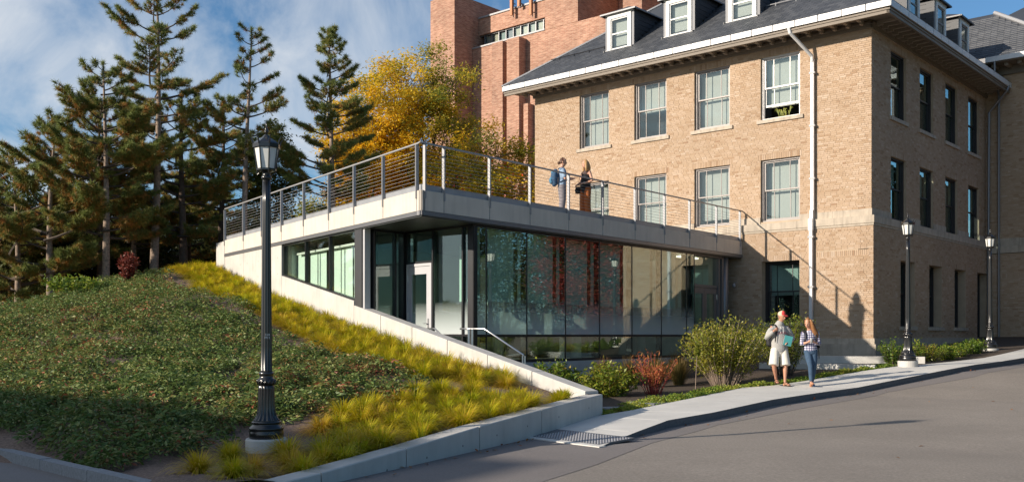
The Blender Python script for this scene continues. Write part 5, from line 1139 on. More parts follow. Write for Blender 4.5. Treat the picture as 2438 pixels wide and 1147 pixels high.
M['cover_leaf'] = leaf_mat('ground_cover_leaves', [(0, (.36, .11, .06)), (.12, (.32, .18, .07)), (.26, (.28, .29, .09)), (.55, (.15, .22, .055)), (.85, (.075, .135, .032)), (1, (.20, .25, .09))], .28, .5, .32)
setp(link('ground_cover', leaf_mesh('ground_cover', np.column_stack([X, Y, Zc]), (rg.uniform(.058, .108, len(Pc))[idx])[:, None], M['cover_leaf'], np.clip(.52 + hue_c[idx] + rg.normal(size=N_) * .20, 0, 1), .36, .55, rg, dirs=D_)), kind='stuff')
# ------------------------------------------------------------------ tussock grass
def tussocks(name, C_, size, mt, seed, nb=430, hang=(0, 0), hue=.5, wid=.0075, lean=(.15, 1.15), wallcut=None):
    """C_: (n,3) base points; one ribbon per blade"""
    rng = np.random.default_rng(seed); C_ = np.asarray(C_, float); n = len(C_); idx = np.repeat(np.arange(n), nb); N = n * nb
    az = rng.uniform(0, 6.283, N); th = rng.uniform(*lean, N); sz = (np.asarray(size) * np.ones(n))[idx]; Ln = sz * rng.uniform(.65, 1.15, N)
    dh = np.column_stack([np.cos(az), np.sin(az), np.zeros(N)]); dh = dh + np.array([hang[0], hang[1], 0]) * rng.uniform(.3, 1, (N, 1)); sd = np.column_stack([-np.sin(az), np.cos(az), np.zeros(N)])
    b0 = C_[idx] + dh * (sz * .13)[:, None] * rng.uniform(0, 1, (N, 1)); V = []
    for t, w in ((0, 1), (.35, 1), (.7, .75), (1.0, .15)):
        p = b0 + dh * (Ln * np.sin(th) * (t + .12 * t * t))[:, None] + np.array([0, 0, 1.]) * (Ln * (np.cos(th * .75) * t * 1.05 - (.34 + .48 * th / 1.1) * t * t))[:, None]
        V.append(p - sd * wid * w * .5); V.append(p + sd * wid * w * .5)
    V = np.stack(V, 1)
    if wallcut is not None:                                            # blades that would pierce a wall are left out
        bad = np.zeros(N, bool)
        for F_, w_, zt_ in wallcut:
            d = V[:, :, :2] - np.array([F_.P.x, F_.P.y]); w = d @ np.array([F_.n.x, F_.n.y]); s_ = d @ np.array([F_.d.x, F_.d.y]); bad |= (((w > w_[0]) & (w < w_[1]) & (V[:, :, 2] < zt_(s_) + .01)).any(1))
        V = V[~bad]; idx = idx[~bad]; N = len(V)
    V = V.reshape(-1, 3); b = np.arange(N)[:, None] * 8
    F = np.concatenate([b + np.array([[0, 1, 3, 2]]), b + np.array([[2, 3, 5, 4]]), b + np.array([[4, 5, 7, 6]])], 1).reshape(-1, 4)
    base_h = rng.normal(size=n) * .11; r = (hue + base_h[idx] + rng.normal(size=N) * .15)
    R3 = np.stack([r + .10, r, r - .16], 1).ravel()
    return np_mesh(name, V, F, mt, np.clip(R3, 0, 1))
M['tussock'] = leaf_mat('tussock_grass', [(0, (.60, .36, .08)), (.22, (.62, .44, .035)), (.5, (.56, .48, .012)), (.75, (.38, .42, .012)), (1, (.14, .20, .012))], .45, .5)
WC = [(KF, (-.31, 9), lambda s_: np.interp(s_, _kt[:, 0], _kt[:, 1])), (LF, (-9, .01), lambda s_: np.where(s_ > 3.69, 9, .78 + (s_ - 3.69) * .182))]
rt = np.random.default_rng(21); up_ = []; lo_ = []
s_ = 15.8
while s_ > -4.7:
    for w in ([.30, .72, 1.14, 1.56, 1.98] if s_ < 15 else [.4, 1.0]):
        if (s_ < -3.6 and w > 1.3) or (w > 1.8 and s_ > 11): continue
        x, y, _ = LF(s_ + rt.normal() * .12, w + rt.normal() * .09, 0); up_.append((x, y, hz(x, y) - .02))
    s_ -= .46
for _ in range(14):
    s2, w2_ = rt.uniform(15.6, 19), rt.uniform(.3, 2.6); x, y, _q = LF(s2, w2_ - 2.2 if s2 > 16 else w2_, 0); up_.append((x, y, min(2.45, hz(x, y)) - .02))
s_ = .95
while s_ < 6.9:
    for w in [.46, .88, 1.30, 1.72, 2.14]:
        if w > 1.0 and s_ < 1.3: continue
        if w > 2.0 and s_ > 5.2: continue
        x, y, _ = KF(s_ + rt.normal() * .12, -(w + rt.normal() * .09), 0)
        if math.hypot(x - L1[0], y - L1[1]) < .72: continue
        lo_.append((x, y, hz(x, y) - .02))
    s_ += .52
setp(link('grass_band', tussocks('grass_band', np.array(up_), rt.uniform(.42, .64, len(up_)), M['tussock'], 22, 600, (-.30, -.24), .50, .0085, (.25, 1.45), WC)), kind='stuff')
setp(link('grass_band', tussocks('grass_band', np.array(lo_), rt.uniform(.38, .58, len(lo_)), M['tussock'], 23, 740, (.05, -.14), .50, .0075, (.25, 1.45), WC)), kind='stuff')
setp(link('grass_band', tussocks('grass_band', np.array([KF(s_, -(.35 + .25 * (k % 2)), hz(*KF(s_, -.5, 0)[:2])) for k, s_ in enumerate((.55, .2, 7.5))]), [.42, .36, .4], M['tussock'], 24, 560, (0, 0), .45, wallcut=WC)), kind='stuff')
FT = [(472, 1128, .42, 'leftmost grass tuft at the bottom of the planted bank'), (548, 1092, .44, 'grass tuft standing left of the lamp footing, furthest back of its cluster'), (603, 1122, .38, 'grass tuft right in front of the lamp footing'), (556, 1146, .36, 'lowest grass tuft, cut by the lower picture edge'), (694, 1104, .42, 'grass tuft just right of the lamp footing, nearest the camera'), (770, 1098, .44, 'grass tuft by the low wall, second to the right of the lamp footing')]
for k, (u_, v_, sz_, lab) in enumerate(FT):
    y = 1.47 * 2312 / (v_ - 797); x = px(u_, y); b_ = (x, y, hz(x, y) - .01); t = empty('grass_tuft', b_, lab, 'grass tuft', 'grass tufts round the lamp footing'); link('blades', tussocks('blades', [b_], sz_, M['tussock'], 100 + k, 620, (0, 0), .42, .006), t)
# ------------------------------------------------------------------ planting bed by the glass
def bed(x, y): return (x, y, walk_z(x, y) - .06)
shrub('bush', bed(1.02, 23.2), .68, .78, 'round green bush just behind the sloping wall, leftmost in the bed', M['bush_leaf'], 120, 2600, .105, 46, .15, hue=.62, spread=1, curl=.5)
shrub('bush', bed(2.2, 21.9), .72, .80, 'round yellow green bush with ochre tinges, beside the rust coloured stems', M['bush_leaf'], 121, 3000, .10, 50, .12, hue=.45, spread=1, curl=.5)
shrub('milkweed_clump', bed(3.25, 22.3), .60, .98, 'clump of upright red stems with rust orange leaves', M['rust_leaf'], 122, 620, .10, 42, .4, hue=.5, cat='perennial', stem_m='red_stem', asp=.22, updir=.9, sw=.009, curl=.1, spread=1, lens=(.45, 1.0))
shrub('large_shrub', bed(5.32, 24.35), 1.08, 1.70, 'large airy yellow green shrub with many bare lower stems, tallest in the bed', M['shrub_leaf'], 123, 10500, .075, 95, .30, hue=.30, spread=1, curl=.28, sw=.011, updir=.4, stem_m='bark')
shrub('large_shrub', bed(7.25, 25.9), .85, 1.75, 'yellow green shrub behind the walking man, in front of the brick wall', M['shrub_leaf'], 124, 4800, .075, 50, .25, hue=.5, spread=1, curl=.25, sw=.011, updir=.4)
sap = shrub('sapling', bed(4.42, 23.5), .22, 1.28, 'thin crooked sapling with a small leafy top left of the large shrub', M['shrub_leaf'], 125, 420, .07, 2, .75, hue=.45, spread=.6, curl=.0, sw=.010, stem_m='bark', cat='sapling')
M['tall_grass'] = leaf_mat('tall_autumn_grass', [(0, (.32, .17, .06)), (.5, (.18, .13, .04)), (1, (.08, .10, .03))], .4, .6)
TG_ = [(2.35, 24.9), (3.1, 25.6), (3.9, 26.3), (4.6, 27.0), (5.4, 26.6), (3.6, 24.4), (4.3, 25.0)]
for k, (x, y) in enumerate(TG_):
    b_ = bed(x, y); t = empty('tall_grass', b_, 'tall brown autumn grass clump in the dim strip between glass wall and shrubs', 'ornamental grass', 'tall grasses along the glass wall'); link('blades', tussocks('blades', [b_], 1.05, M['tall_grass'], 130 + k, 420, (0, 0), .5, .009, lean=(.03, .5)), t)
# low juniper edging along the pavement
rj = np.random.default_rng(31); JP = []
bt = np.array(BT)
while len(JP) < 26000:
    t = rj.uniform(1.25, 6.55); k = int(t); p = bt[k] * (1 - t + k) + bt[k + 1] * (t - k); nv = unit(np.array([bt[k + 1][1] - bt[k][1], -(bt[k + 1][0] - bt[k][0])])) * -1
    wdt = .85 * (.7 + .3 * math.sin(t * 5.1)) * (1.2 if t < 4 else .8); w = rj.uniform(.02, 1) * wdt
    if math.sin(t * 9.3) * .5 + .5 < .14 and t < 3: continue
    q = p + nv * w; hh = .15 * math.sin(math.pi * min(1, (w / wdt + .15))) * (.75 + .4 * math.sin(q[0] * 6) * math.sin(q[1] * 5)) * rj.uniform(.5, 1); JP.append((q[0], q[1], walk_z(*q) - .05 + hh))
M['juniper'] = leaf_mat('low_juniper', [(0, (.42, .33, .07)), (.3, (.34, .37, .05)), (.7, (.16, .27, .035)), (1, (.06, .13, .02))], .3, .5)
setp(link('low_juniper', leaf_mesh('low_juniper', np.array(JP), .06, M['juniper'], np.clip(.5 + rj.normal(size=len(JP)) * .2 + .15 * np.sin(np.array(JP)[:, 0] * 2), 0, 1), .3, .3, rj)), kind='stuff')
for k, (x, y, a, lab) in enumerate(((2.05, 18.65, .3, 'flat grey stone in the grass near the wall corner'), (2.75, 19.55, .8, 'flat grey stone in the grass, second from the wall corner'))):
    mb = MB(); pts = []
    for q in range(9): t = q * 6.283 / 9; r_ = (.36 + .05 * math.sin(3 * t + a)); pts.append((x + r_ * 1.3 * math.cos(t) * .8, y + r_ * math.sin(t) * .8))
    mb.slab(pts, walk_z(x, y) - .1, walk_z(x, y) + .0 + .01 * k); setp(mb.build('flat_stone', M['granite']), label=lab, cat='stone', group='flat stones in the bed')
# dark plants at the foot of the side wall
SPL = [(11.1, 28.3, .42, .75, .75, 'green shrub with reddish leaves in the shade at the brick corner'), (11.85, 28.9, .4, .75, .6, 'upright green shrub right of the sunlit lamp post'), (12.7, 29.6, .45, .55, .35, 'brighter yellow green low shrub, fourth from the far end of the side bed'), (13.5, 30.3, .48, .5, .6, 'dark green mound in the side bed beside the brighter shrub'), (14.3, 31.2, .48, .48, .65, 'dark green mound in the middle of the far side bed'), (15.1, 31.95, .45, .45, .8, 'dusky mauve green mound close to the shaded lamp post'), (15.9, 33.0, .4, .42, .7, 'last dark mound of the side bed, behind the shaded lamp post')]
for k, (x, y, r_, h, hu, lab) in enumerate(SPL): shrub('bed_shrub', bed(x, y), r_ * 1.2, h, lab, M['bush_leaf'], 140 + k, 1300, .08, 30, .1, hue=hu, spread=1, curl=.45, group='shrubs along the side wall')
# fallen leaves
rf_ = np.random.default_rng(8); FP = []
for _ in range(34): s2 = rf_.uniform(.5, 7); x, y, _q = KF(s2, rf_.uniform(.04, .35) ** 1.0, 0); FP.append((x, y, road_z(x, y) + .012))
for _ in range(46):
    t = rf_.uniform(.4, 6.5); k = int(t); p = np.array(KT[k]) * (1 - t + k) + np.array(KT[k + 1]) * (t - k) + np.array([.75, -.66]) * rf_.uniform(.03, .5) ** 1.3; FP.append((p[0], p[1], road_z(*p) + .012))
for _ in range(40): p = np.array([rf_.uniform(-1, 12), rf_.uniform(10, 24)]); FP.append((p[0], p[1], max(road_z(*p), road_z(*p)) + .012)) if (p[0] - 1) * .78 > (p[1] - 12) * .6 else None
M['dead_leaf'] = leaf_mat('fallen_leaf', [(0, (.30, .08, .03)), (1, (.36, .20, .08))], .2, .7)
setp(link('fallen_leaves', leaf_mesh('fallen_leaves', np.array(FP), .07, M['dead_leaf'], rf_.uniform(0, 1, len(FP)), .7, .95, rf_)), kind='stuff')
# ------------------------------------------------------------------ beyond the frame: what the glass mirrors, what shades the bank, and added skylight blockers
leafy_tree('red_maple', (32, 36.8, -.2), 9, (0, 0, 4.6), (4.0, 4.0, 4.7), 'crimson maple across the road, mirrored in the glass wall', 'tree', None, M['red_leaf'], 201, 3, 260, 150, .20, .7, .14, hue=lambda P: .48)
leafy_tree('street_tree', (35, 33.2, -.3), 11, (0, 0, 5.8), (3.9, 3.9, 5.6), 'broad green tree across the road left of the mirrored maple', 'tree', 'trees across the road', M['green_leaf'], 202, 3, 220, 90, .18, .8, .16, hue=lambda P: .5)
leafy_tree('street_tree', (36, 28.2, -.5), 11, (0, 0, 5.8), (4.2, 4.0, 5.8), 'broad green tree across the road, second left of the mirrored maple', 'tree', 'trees across the road', M['green_leaf'], 203, 3, 220, 90, .18, .8, .16, hue=lambda P: .4)
leafy_tree('street_tree', (52, 46, 0), 14, (0, 0, 7.5), (6, 5, 7.0), 'far green tree behind the crimson maple', 'tree', 'trees across the road', M['green_leaf'], 204, 3, 200, 80, .24, 1.1, .2, hue=lambda P: .6)
leafy_tree('street_tree', (50, 34, 0), 14, (0, 0, 7.5), (6.5, 6.5, 7.2), 'far green tree behind the two broad street trees', 'tree', 'trees across the road', M['green_leaf'], 205, 3, 200, 80, .24, 1.1, .2, hue=lambda P: .55)
for k, (x, y, h) in enumerate(((27, 14, 13), (31, 20, 15), (33, 24.5, 14), (46, 40, 16), (40, 52, 15), (56, 58, 17), (24, 7, 13), (60, 30, 18), (44, 24, 17))):  # unseen trees added to hold skylight off the shaded side wall
    leafy_tree('street_tree', (x, y, 0), h, (0, 0, h * .52), (5.2, 5.2, h * .48), ['large leafy tree over the near pavement across the road', 'large leafy tree across the road, second from the camera', 'large leafy tree across the road opposite the sidewalk ramp', 'tall tree up the street behind the crimson maple', 'tall tree at the top of the street', 'tallest far tree up the street', 'large leafy tree across the road nearest the camera', 'far tall tree beyond the lawn', 'tall tree standing on the middle of the lawn'][k], 'tree', 'trees across the road', M['green_leaf'], 210 + k, 3, 150, 90, .38, 1.0, .22, hue=lambda P: .6, shell=.1)
sh_ = empty('campus_hall', (-33, -2, -1.6), 'plain brick hall with a flat roof left of the road, outside the picture', 'building')
HF = Frame((-30.6, -1.4), (-.84, .54), (.54, .84))
mb = MB(); mb.fbox(HF, 0, 40, -16, 0, -2, 10.2); mb.build('hall_wall', mat('hall_brick', (.36, .22, .14), .9, var=.15, scale=6), sh_)
mb = MB(); mb.fbox(HF, -.2, 40.2, -16.2, .2, 10.2, 10.5); mb.build('hall_coping', M['limestone'], sh_)
for k in range(9):
    for z_ in (0, 3.4, 6.8):
        mb = MB(); mb.fbox(HF, 2 + k * 4.2, 3.6 + k * 4.2, -.02, .03, z_, z_ + 2.0); mb.build('hall_window', M['dark_metal'], sh_)
# ------------------------------------------------------------------ people
def cloth(name, col, var=.1, scale=14, rough=.85, bump=.12, bs=30): return mat(name, col, rough, 0, var, scale, bump, bs)
M['skin'] = mat('skin', (.58, .32, .22), .5, var=.08, scale=12); M['skin_tan'] = mat('tanned_skin', (.50, .25, .16), .5, var=.08, scale=12)
def V3(p): return Vector(p)
def etube(mb, pts, rad, n=16, ax=(1, 0, 0), flat=False):
    """elliptical tube with rounded ends; rad: (across ax, other) per point"""
    pts = [Vector(p) for p in pts]; rad = [(r, r) if not isinstance(r, tuple) else r for r in rad]
    d0 = (pts[1] - pts[0]).normalized(); d1 = (pts[-1] - pts[-2]).normalized()
    k1, k2, q1, q2 = (.62, .35, .35, .78) if not flat else (.03, .015, .60, .96)
    P = [pts[0] - d0 * min(rad[0]) * .62, pts[0] - d0 * min(rad[0]) * .35] + pts + [pts[-1] + d1 * min(rad[-1]) * k2, pts[-1] + d1 * min(rad[-1]) * k1]
    RR = [tuple(x * .35 for x in rad[0]), tuple(x * .78 for x in rad[0])] + rad + [tuple(x * q2 for x in rad[-1]), tuple(x * q1 for x in rad[-1])]
    base = len(mb.v); ax = Vector(ax)
    for k, p in enumerate(P):
        d = (P[min(k + 1, len(P) - 1)] - P[max(k - 1, 0)]).normalized(); a = (ax - d * ax.dot(d))
        if a.length < .15: a = Vector((0, 1, 0)) - d * d.y
        a.normalize(); b = d.cross(a)
        for j in range(n):
            t = 6.28318 * j / n; mb.v.append(tuple(p + a * math.cos(t) * RR[k][0] + b * math.sin(t) * RR[k][1]))
    m = len(P)
    for k in range(m - 1):
        for j in range(n): j2 = (j + 1) % n; mb.f.append((base + k * n + j, base + k * n + j2, base + (k + 1) * n + j2, base + (k + 1) * n + j)); mb.m.append(0); mb.r.append(.5)
    mb.f.append(tuple(base + j for j in range(n - 1, -1, -1))); mb.f.append(tuple(base + (m - 1) * n + j for j in range(n))); mb.m += [0, 0]; mb.r += [.5, .5]
def fuse(mb, name, mt, parent, vox=.009, sm=4, loc=None):
    """melt overlapping volumes into one continuous surface"""
    me = bpy.data.meshes.new(name); me.from_pydata(mb.v, [], mb.f)
    bm = bmesh.new(); bm.from_mesh(me); bmesh.ops.recalc_face_normals(bm, faces=bm.faces[:]); bm.to_mesh(me); bm.free()
    o = bpy.data.objects.new(name, me); COL.objects.link(o)
    r = o.modifiers.new('r', 'REMESH'); r.mode = 'VOXEL'; r.voxel_size = vox; s = o.modifiers.new('s', 'SMOOTH'); s.factor = .5; s.iterations = sm
    dg = bpy.context.evaluated_depsgraph_get(); m2 = bpy.data.meshes.new_from_object(o.evaluated_get(dg)); bpy.data.objects.remove(o); bpy.data.meshes.remove(me)
    m2.name = name; m2.materials.clear(); m2.materials.append(mt); m2.polygons.foreach_set('use_smooth', [True] * len(m2.polygons))
    q = bpy.data.objects.new(name, m2); COL.objects.link(q); q.parent = parent; return q
def lerp(a, b, t): return tuple(a[i] + (b[i] - a[i]) * t for i in range(3))
def hand(mb, wr, dirv, palm_n, size=1.0, curl=.6):
    """palm, four unequal bent fingers and a thumb leaving the side of the palm"""
    w = Vector(wr); d = Vector(dirv).normalized(); n = Vector(palm_n); n = (n - d * n.dot(d)).normalized(); s = d.cross(n)
    c = w + d * .045 * size; etube(mb, [w + d * .005, w + d * .04 * size, w + d * .085 * size], [(.026 * size, .018 * size), (.036 * size, .016 * size), (.036 * size, .013 * size)], 12, tuple(s))
    for k, (o, ln) in enumerate(((-.030, .062), (-.010, .074), (.010, .070), (.030, .055))):
        p0 = w + d * .082 * size + s * o * size; d1 = (d * math.cos(curl * .5) + n * math.sin(curl * .5)); p1 = p0 + d1 * ln * .5 * size; d2 = (d * math.cos(curl * 1.5) + n * math.sin(curl * 1.5)); p2 = p1 + d2 * ln * .5 * size
        etube(mb, [p0 - d * .01, p1, p2], [.0095 * size, .0088 * size, .0075 * size], 8)
    p0 = w + d * .03 * size - s * .028 * size; p1 = p0 + (d * .6 - s * .6 + n * .5).normalized() * .035 * size; p2 = p1 + (d * .8 + n * .6).normalized() * .03 * size
    etube(mb, [p0, p1, p2], [.012 * size, .011 * size, .009 * size], 8)
def head_parts(root, c, yaw, pitch, skin, male, eye=True):
    """c: head centre; returns rotation used for face and hair pieces"""
    Rm = Matrix.Rotation(yaw, 3, 'Z') @ Matrix.Rotation(pitch, 3, 'X'); c = Vector(c)
    def T(p): return tuple(c + Rm @ Vector(p))
    return T, Rm
def build_person(loc, rz, label, J, skin, cl, hairf, extra=None):
    root = empty('person', loc, label, 'person', None, rz=rz); s = J.get('s', 1.0)
    yaw, pit = J['yaw'], J['pitch']; T, Rm = head_parts(root, J['head'], yaw, pit, skin, True)
    mb = MB(); ax = tuple(Rm @ Vector((1, 0, 0)))
    etube(mb, [T((0, -.030, -.105)), T((0, -.024, -.085)), T((0, -.014, -.055)), T((0, -.004, -.015)), T((0, .002, .03)), T((0, .004, .075)), T((0, .006, .105))], [(.032, .032), (.046, .052), (.060, .075), (.070, .088), (.073, .094), (.066, .084), (.042, .055)], 20, ax)
    etube(mb, [T((0, -.085, .012)), T((0, -.104, -.022)), T((0, -.098, -.034))], [(.009, .010), (.013, .014), (.014, .010)], 8, ax)        # nose
    for sx in (-1, 1): etube(mb, [T((sx * .075, .008, -.028)), T((sx * .080, .014, .012))], [(.008, .016), (.010, .020)], 8, ax)                # ears
    etube(mb, [T((-.022, -.082, -.058)), T((.022, -.082, -.058))], [(.008, .007), (.008, .007)], 8, (0, 0, 1)); etube(mb, [T((-.03, -.082, .032)), T((.03, -.082, .032))], [.010, .010], 8)
    nk = J['neck']; etube(mb, [nk, lerp(nk, T((0, .015, -.06)), .5), T((0, .012, -.03))], [(.062, .058), (.052, .054), (.052, .055)], 14)
    pv, ch = J['pelvis'], J['chest']
    etube(mb, [lerp(pv, ch, -.15), pv, lerp(pv, ch, .45), ch, lerp(ch, nk, .75)], [(.10, .08), (.15 * s, .10), (.125 * s, .088), (.155 * s, .105), (.10, .07)], 18)
    for q in ('l', 'r'):
        sh, el, wr = J['sh_' + q], J['el_' + q], J['wr_' + q]; etube(mb, [lerp(ch, sh, .5), sh, lerp(sh, el, .4), el, lerp(el, wr, .3), wr], [.05, .052 * s, .045 * s, .037 * s, .038 * s, .025 * s], 12)
        hp, kn, an, toe = J['hip_' + q], J['kn_' + q], J['an_' + q], J['toe_' + q]; etube(mb, [hp, lerp(hp, kn, .4), kn, lerp(kn, an, .3), lerp(kn, an, .75), an], [(.085 * s, .09), (.078 * s, .08), (.052, .056), (.052, .058), (.036, .038), (.032, .036)], 14)
        hl = Vector(an) + (Vector(an) - Vector(toe)).normalized() * .045; hl = (hl.x, hl.y, J['an_' + q][2] - .055); etube(mb, [hl, lerp(an, toe, .35)[:2] + (lerp(an, toe, .35)[2] - .01,), toe], [(.032, .030), (.040, .030), (.040, .016)], 12)
        hd = J['hd_' + q]; hand(mb, wr, hd[0], hd[1], .95 * (1 if male_(J) else .9), hd[2])
    fuse(mb, 'body', skin, root, .0085, 2)
    em = MB()
    for sx in (-1, 1): etube(em, [T((sx * .029 - .006, -.0865, .012)), T((sx * .029 + .006, -.0865, .012))], [.0055, .0055], 8)
    em.build('eyes', M['dark_room'], root, keep=False, smooth=True)
    lm = MB(); etube(lm, [T((-.020, -.0905, -.058)), T((.020, -.0905, -.058))], [.0045, .0045], 6); lm.build('mouth', mat('lips', (.42, .12, .10), .5) if 'lips' not in bpy.data.materials else bpy.data.materials['lips'], root, keep=False, smooth=True)
    for name, mt, tubes, vox, sm in cl:
        g = MB()
        for t in tubes: etube(g, *t)
        fuse(g, name, mt, root, vox, sm)
    hairf(root, T, ax)
    if extra: extra(root, T, ax)
    return root
def male_(J): return J.get('male', False)
def legs(J, q, off, to='an', f=1.0, last=None):
    hp, kn, an = J['hip_' + q], J['kn_' + q], J['an_' + q]
    return hp, kn, an
# --- walking man
J = dict(male=True, s=1.12, head=(.035, -.05, 1.665), yaw=.5, pitch=.12, neck=(.01, -.01, 1.47), pelvis=(-.01, .0, .93), chest=(0, .0, 1.28),
 sh_l=(.195, .0, 1.40), el_l=(.335, .01, 1.13), wr_l=(.17, -.17, 1.045), hd_l=((-.8, -.25, -.1), (0, -.3, -1), .7), sh_r=(-.195, .0, 1.40), el_r=(-.335, -.03, 1.16), wr_r=(-.20, -.17, 1.33), hd_r=((.75, -.15, .45), (0, 1, .1), 1.1),
 hip_l=(.095, 0, .90), kn_l=(.105, -.10, .50), an_l=(.085, -.13, .085), toe_l=(.12, -.31, .03), hip_r=(-.11, 0, .90), kn_r=(-.185, -.10, .505), an_r=(-.045, .10, .155), toe_r=(-.06, -.045, .075))
hoodie = mat('grey_marl_sweatshirt', (.40, .39, .37), .9, 0, .08, 30, .12, 30); shorts = cloth('cream_cotton_shorts', (.70, .66, .58)); capw = cloth('tan_cap_cloth', (.62, .48, .36)); capr = cloth('red_cap_cloth', (.58, .05, .05))
blk = cloth('black_nylon', (.018, .018, .022), rough=.6); sole = mat('brown_sandal_leather', (.075, .045, .03), .7)
def man_hair(root, T, ax):
    g = MB(); etube(g, [T((0, .008, .035)), T((0, .006, .075)), T((0, .004, .112)), T((0, .002, .128))], [(.081, .101), (.080, .098), (.062, .078), (.03, .04)], 20, ax); fuse(g, 'cap', capw, root, .007, 3)
    g = MB(); etube(g, [T((0, -.035, .052)), T((0, -.035, .085)), T((0, -.028, .118))], [(.070, .066), (.066, .060), (.042, .044)], 18, ax); etube(g, [T((0, -.085, .052)), T((0, -.135, .036)), T((0, -.168, .020))], [(.066, .010), (.064, .009), (.045, .008)], 16, ax); fuse(g, 'cap_brim', capr, root, .006, 2)
    g = MB(); etube(g, [T((-.020, -.104, .082)), T((.020, -.104, .082))], [(.012, .008), (.012, .008)], 8, (0, 0, 1)); g.build('cap_badge', blk, root, keep=False, smooth=True)
    g = MB(); etube(g, [T((0, .035, -.05)), T((0, .045, .03))], [(.060, .050), (.075, .062)], 14, ax); fuse(g, 'hair', mat('grey_brown_hair', (.16, .12, .09), .8), root, .008, 2)
def man_extra(root, T, ax):
    g = MB(); etube(g, [(-.13, .16, 1.34), (-.14, .19, 1.18), (-.14, .18, .98)], [(.12, .06), (.14, .09), (.12, .08)], 14); fuse(g, 'backpack', blk, root, .010, 3)
    g = MB(); etube(g, [(-.10, .10, 1.47), (-.105, -.02, 1.475), (-.12, -.115, 1.40), (-.135, -.142, 1.30), (-.16, -.150, 1.18), (-.165, -.14, 1.05)], [(.030, .008)] * 4 + [(.022, .007), (.012, .005)], 10); fuse(g, 'shoulder_strap', blk, root, .006, 2)
    bk = Matrix.Rotation(.25, 3, 'Y') @ Matrix.Rotation(-.35, 3, 'Z'); g = MB(); c = Vector((.125, -.205, 1.085))
    g.hexa([tuple(c + bk @ Vector(v)) for v in ((-.095, -.012, -.12), (.095, -.012, -.12), (.095, .012, -.12), (-.095, .012, -.12), (-.095, -.012, .12), (.095, -.012, .12), (.095, .012, .12), (-.095, .012, .12))]); b = g.build('book', mat('teal_book_cover', (.05, .24, .25), .5, var=.1), root, keep=False)
    g = MB(); g.hexa([tuple(c + bk @ Vector(v)) for v in ((-.099, -.010, -.117), (-.0955, -.010, -.117), (-.0955, .010, -.117), (-.099, .010, -.117), (-.099, -.010, .117), (-.0955, -.010, .117), (-.0955, .010, .117), (-.099, .010, .117))]); g.build('pages', M['white_paint'], b, keep=False)
    for q in ('l', 'r'):
        an, toe = Vector(J['an_' + q]), Vector(J['toe_' + q]); d = (toe - an); d.z = 0; d.normalize(); s_ = Vector((-d.y, d.x, 0)); zt = toe.z - .022; zh = an.z - .088
        h = an - d * .06; h.z = zh; t = toe + d * .035; t.z = zt; g = MB(); etube(g, [tuple(h), tuple((h + t) / 2), tuple(t)], [(.036, .013), (.042, .013), (.044, .012)], 12, tuple(s_)); fuse(g, 'sandal', sole, root, .006, 1)
        g = MB()
        for f in (.30, .72):
            c = an.lerp(toe, f); c.z -= .006; r_ = .043; g.tube([tuple(c - s_ * r_ + Vector((0, 0, -.03))), tuple(c - s_ * .03 + Vector((0, 0, .022))), tuple(c + s_ * .03 + Vector((0, 0, .022))), tuple(c + s_ * r_ + Vector((0, 0, -.03)))], .010, 6)
        g.tube([tuple(an + s_ * .036), tuple(an + d * .036 + Vector((0, 0, .0))), tuple(an - s_ * .036), tuple(an - d * .04 + Vector((0, 0, -.01))), tuple(an + s_ * .036)], .009, 6); g.build('sandal_strap', sole, root, keep=False)
    g = MB()
    for x in (-.03, .035): g.tube([(x, -.135, 1.42), (x - .004, -.152, 1.36), (x - .006, -.158, 1.27)], .006, 5)
    g.build('drawstring', M['white_paint'], root, keep=False)
def garment_man():
    h = [([(0, .0, 1.46), (0, 0, 1.41), (0, -.005, 1.30), (0, -.005, 1.14), (0, 0, .98), (0, 0, .88), (0, 0, .81)], [(.10, .085), (.170, .112), (.205, .138), (.200, .145), (.198, .146), (.200, .148), (.180, .132)], 24, (1, 0, 0), True),
         ([(.0, .0, 1.475), (.0, -.005, 1.505), (0, -.005, 1.53)], [(.115, .105), (.105, .10), (.085, .085)], 18), ([(-.05, .10, 1.46), (0, .115, 1.47), (.05, .10, 1.46)], [.055, .06, .055], 10)]
    for q in ('l', 'r'):
        sh, el, wr = J['sh_' + q], J['el_' + q], J['wr_' + q]; sx = 1 if q == 'l' else -1; h.append(([(sx * .10, 0, 1.385), (sx * .165, 0, 1.375), (sx * .222, 0, 1.325), lerp(sh, el, .6), el, lerp(el, wr, .5), lerp(el, wr, .88)], [.062, .076, .078, .070, .064, .056, .044], 16, (1, 0, 0), True))
    sp = [([(-.01, 0, .96), (-.01, 0, .86), (-.01, 0, .78)], [(.165, .115), (.180, .130), (.165, .125)], 20)]
    for q in ('l', 'r'):
        hp, kn = J['hip_' + q], J['kn_' + q]; sp.append(([lerp(hp, kn, .05), lerp(hp, kn, .5), lerp(hp, kn, .88), lerp(hp, kn, 1.02)], [(.10, .115), (.110, .118), (.118, .120), (.122, .122)], 18, (1, 0, 0), True))
    return [('hoodie', hoodie, h, .009, 6), ('shorts', shorts, sp, .009, 3)]
man = build_person((6.46, 23.45, walk_top(6.46, 23.45) + .005), .12, 'man in grey hoodie, cream shorts, sandals and red cap walking with a teal book', J, M['skin_tan'], garment_man(), man_hair, man_extra)
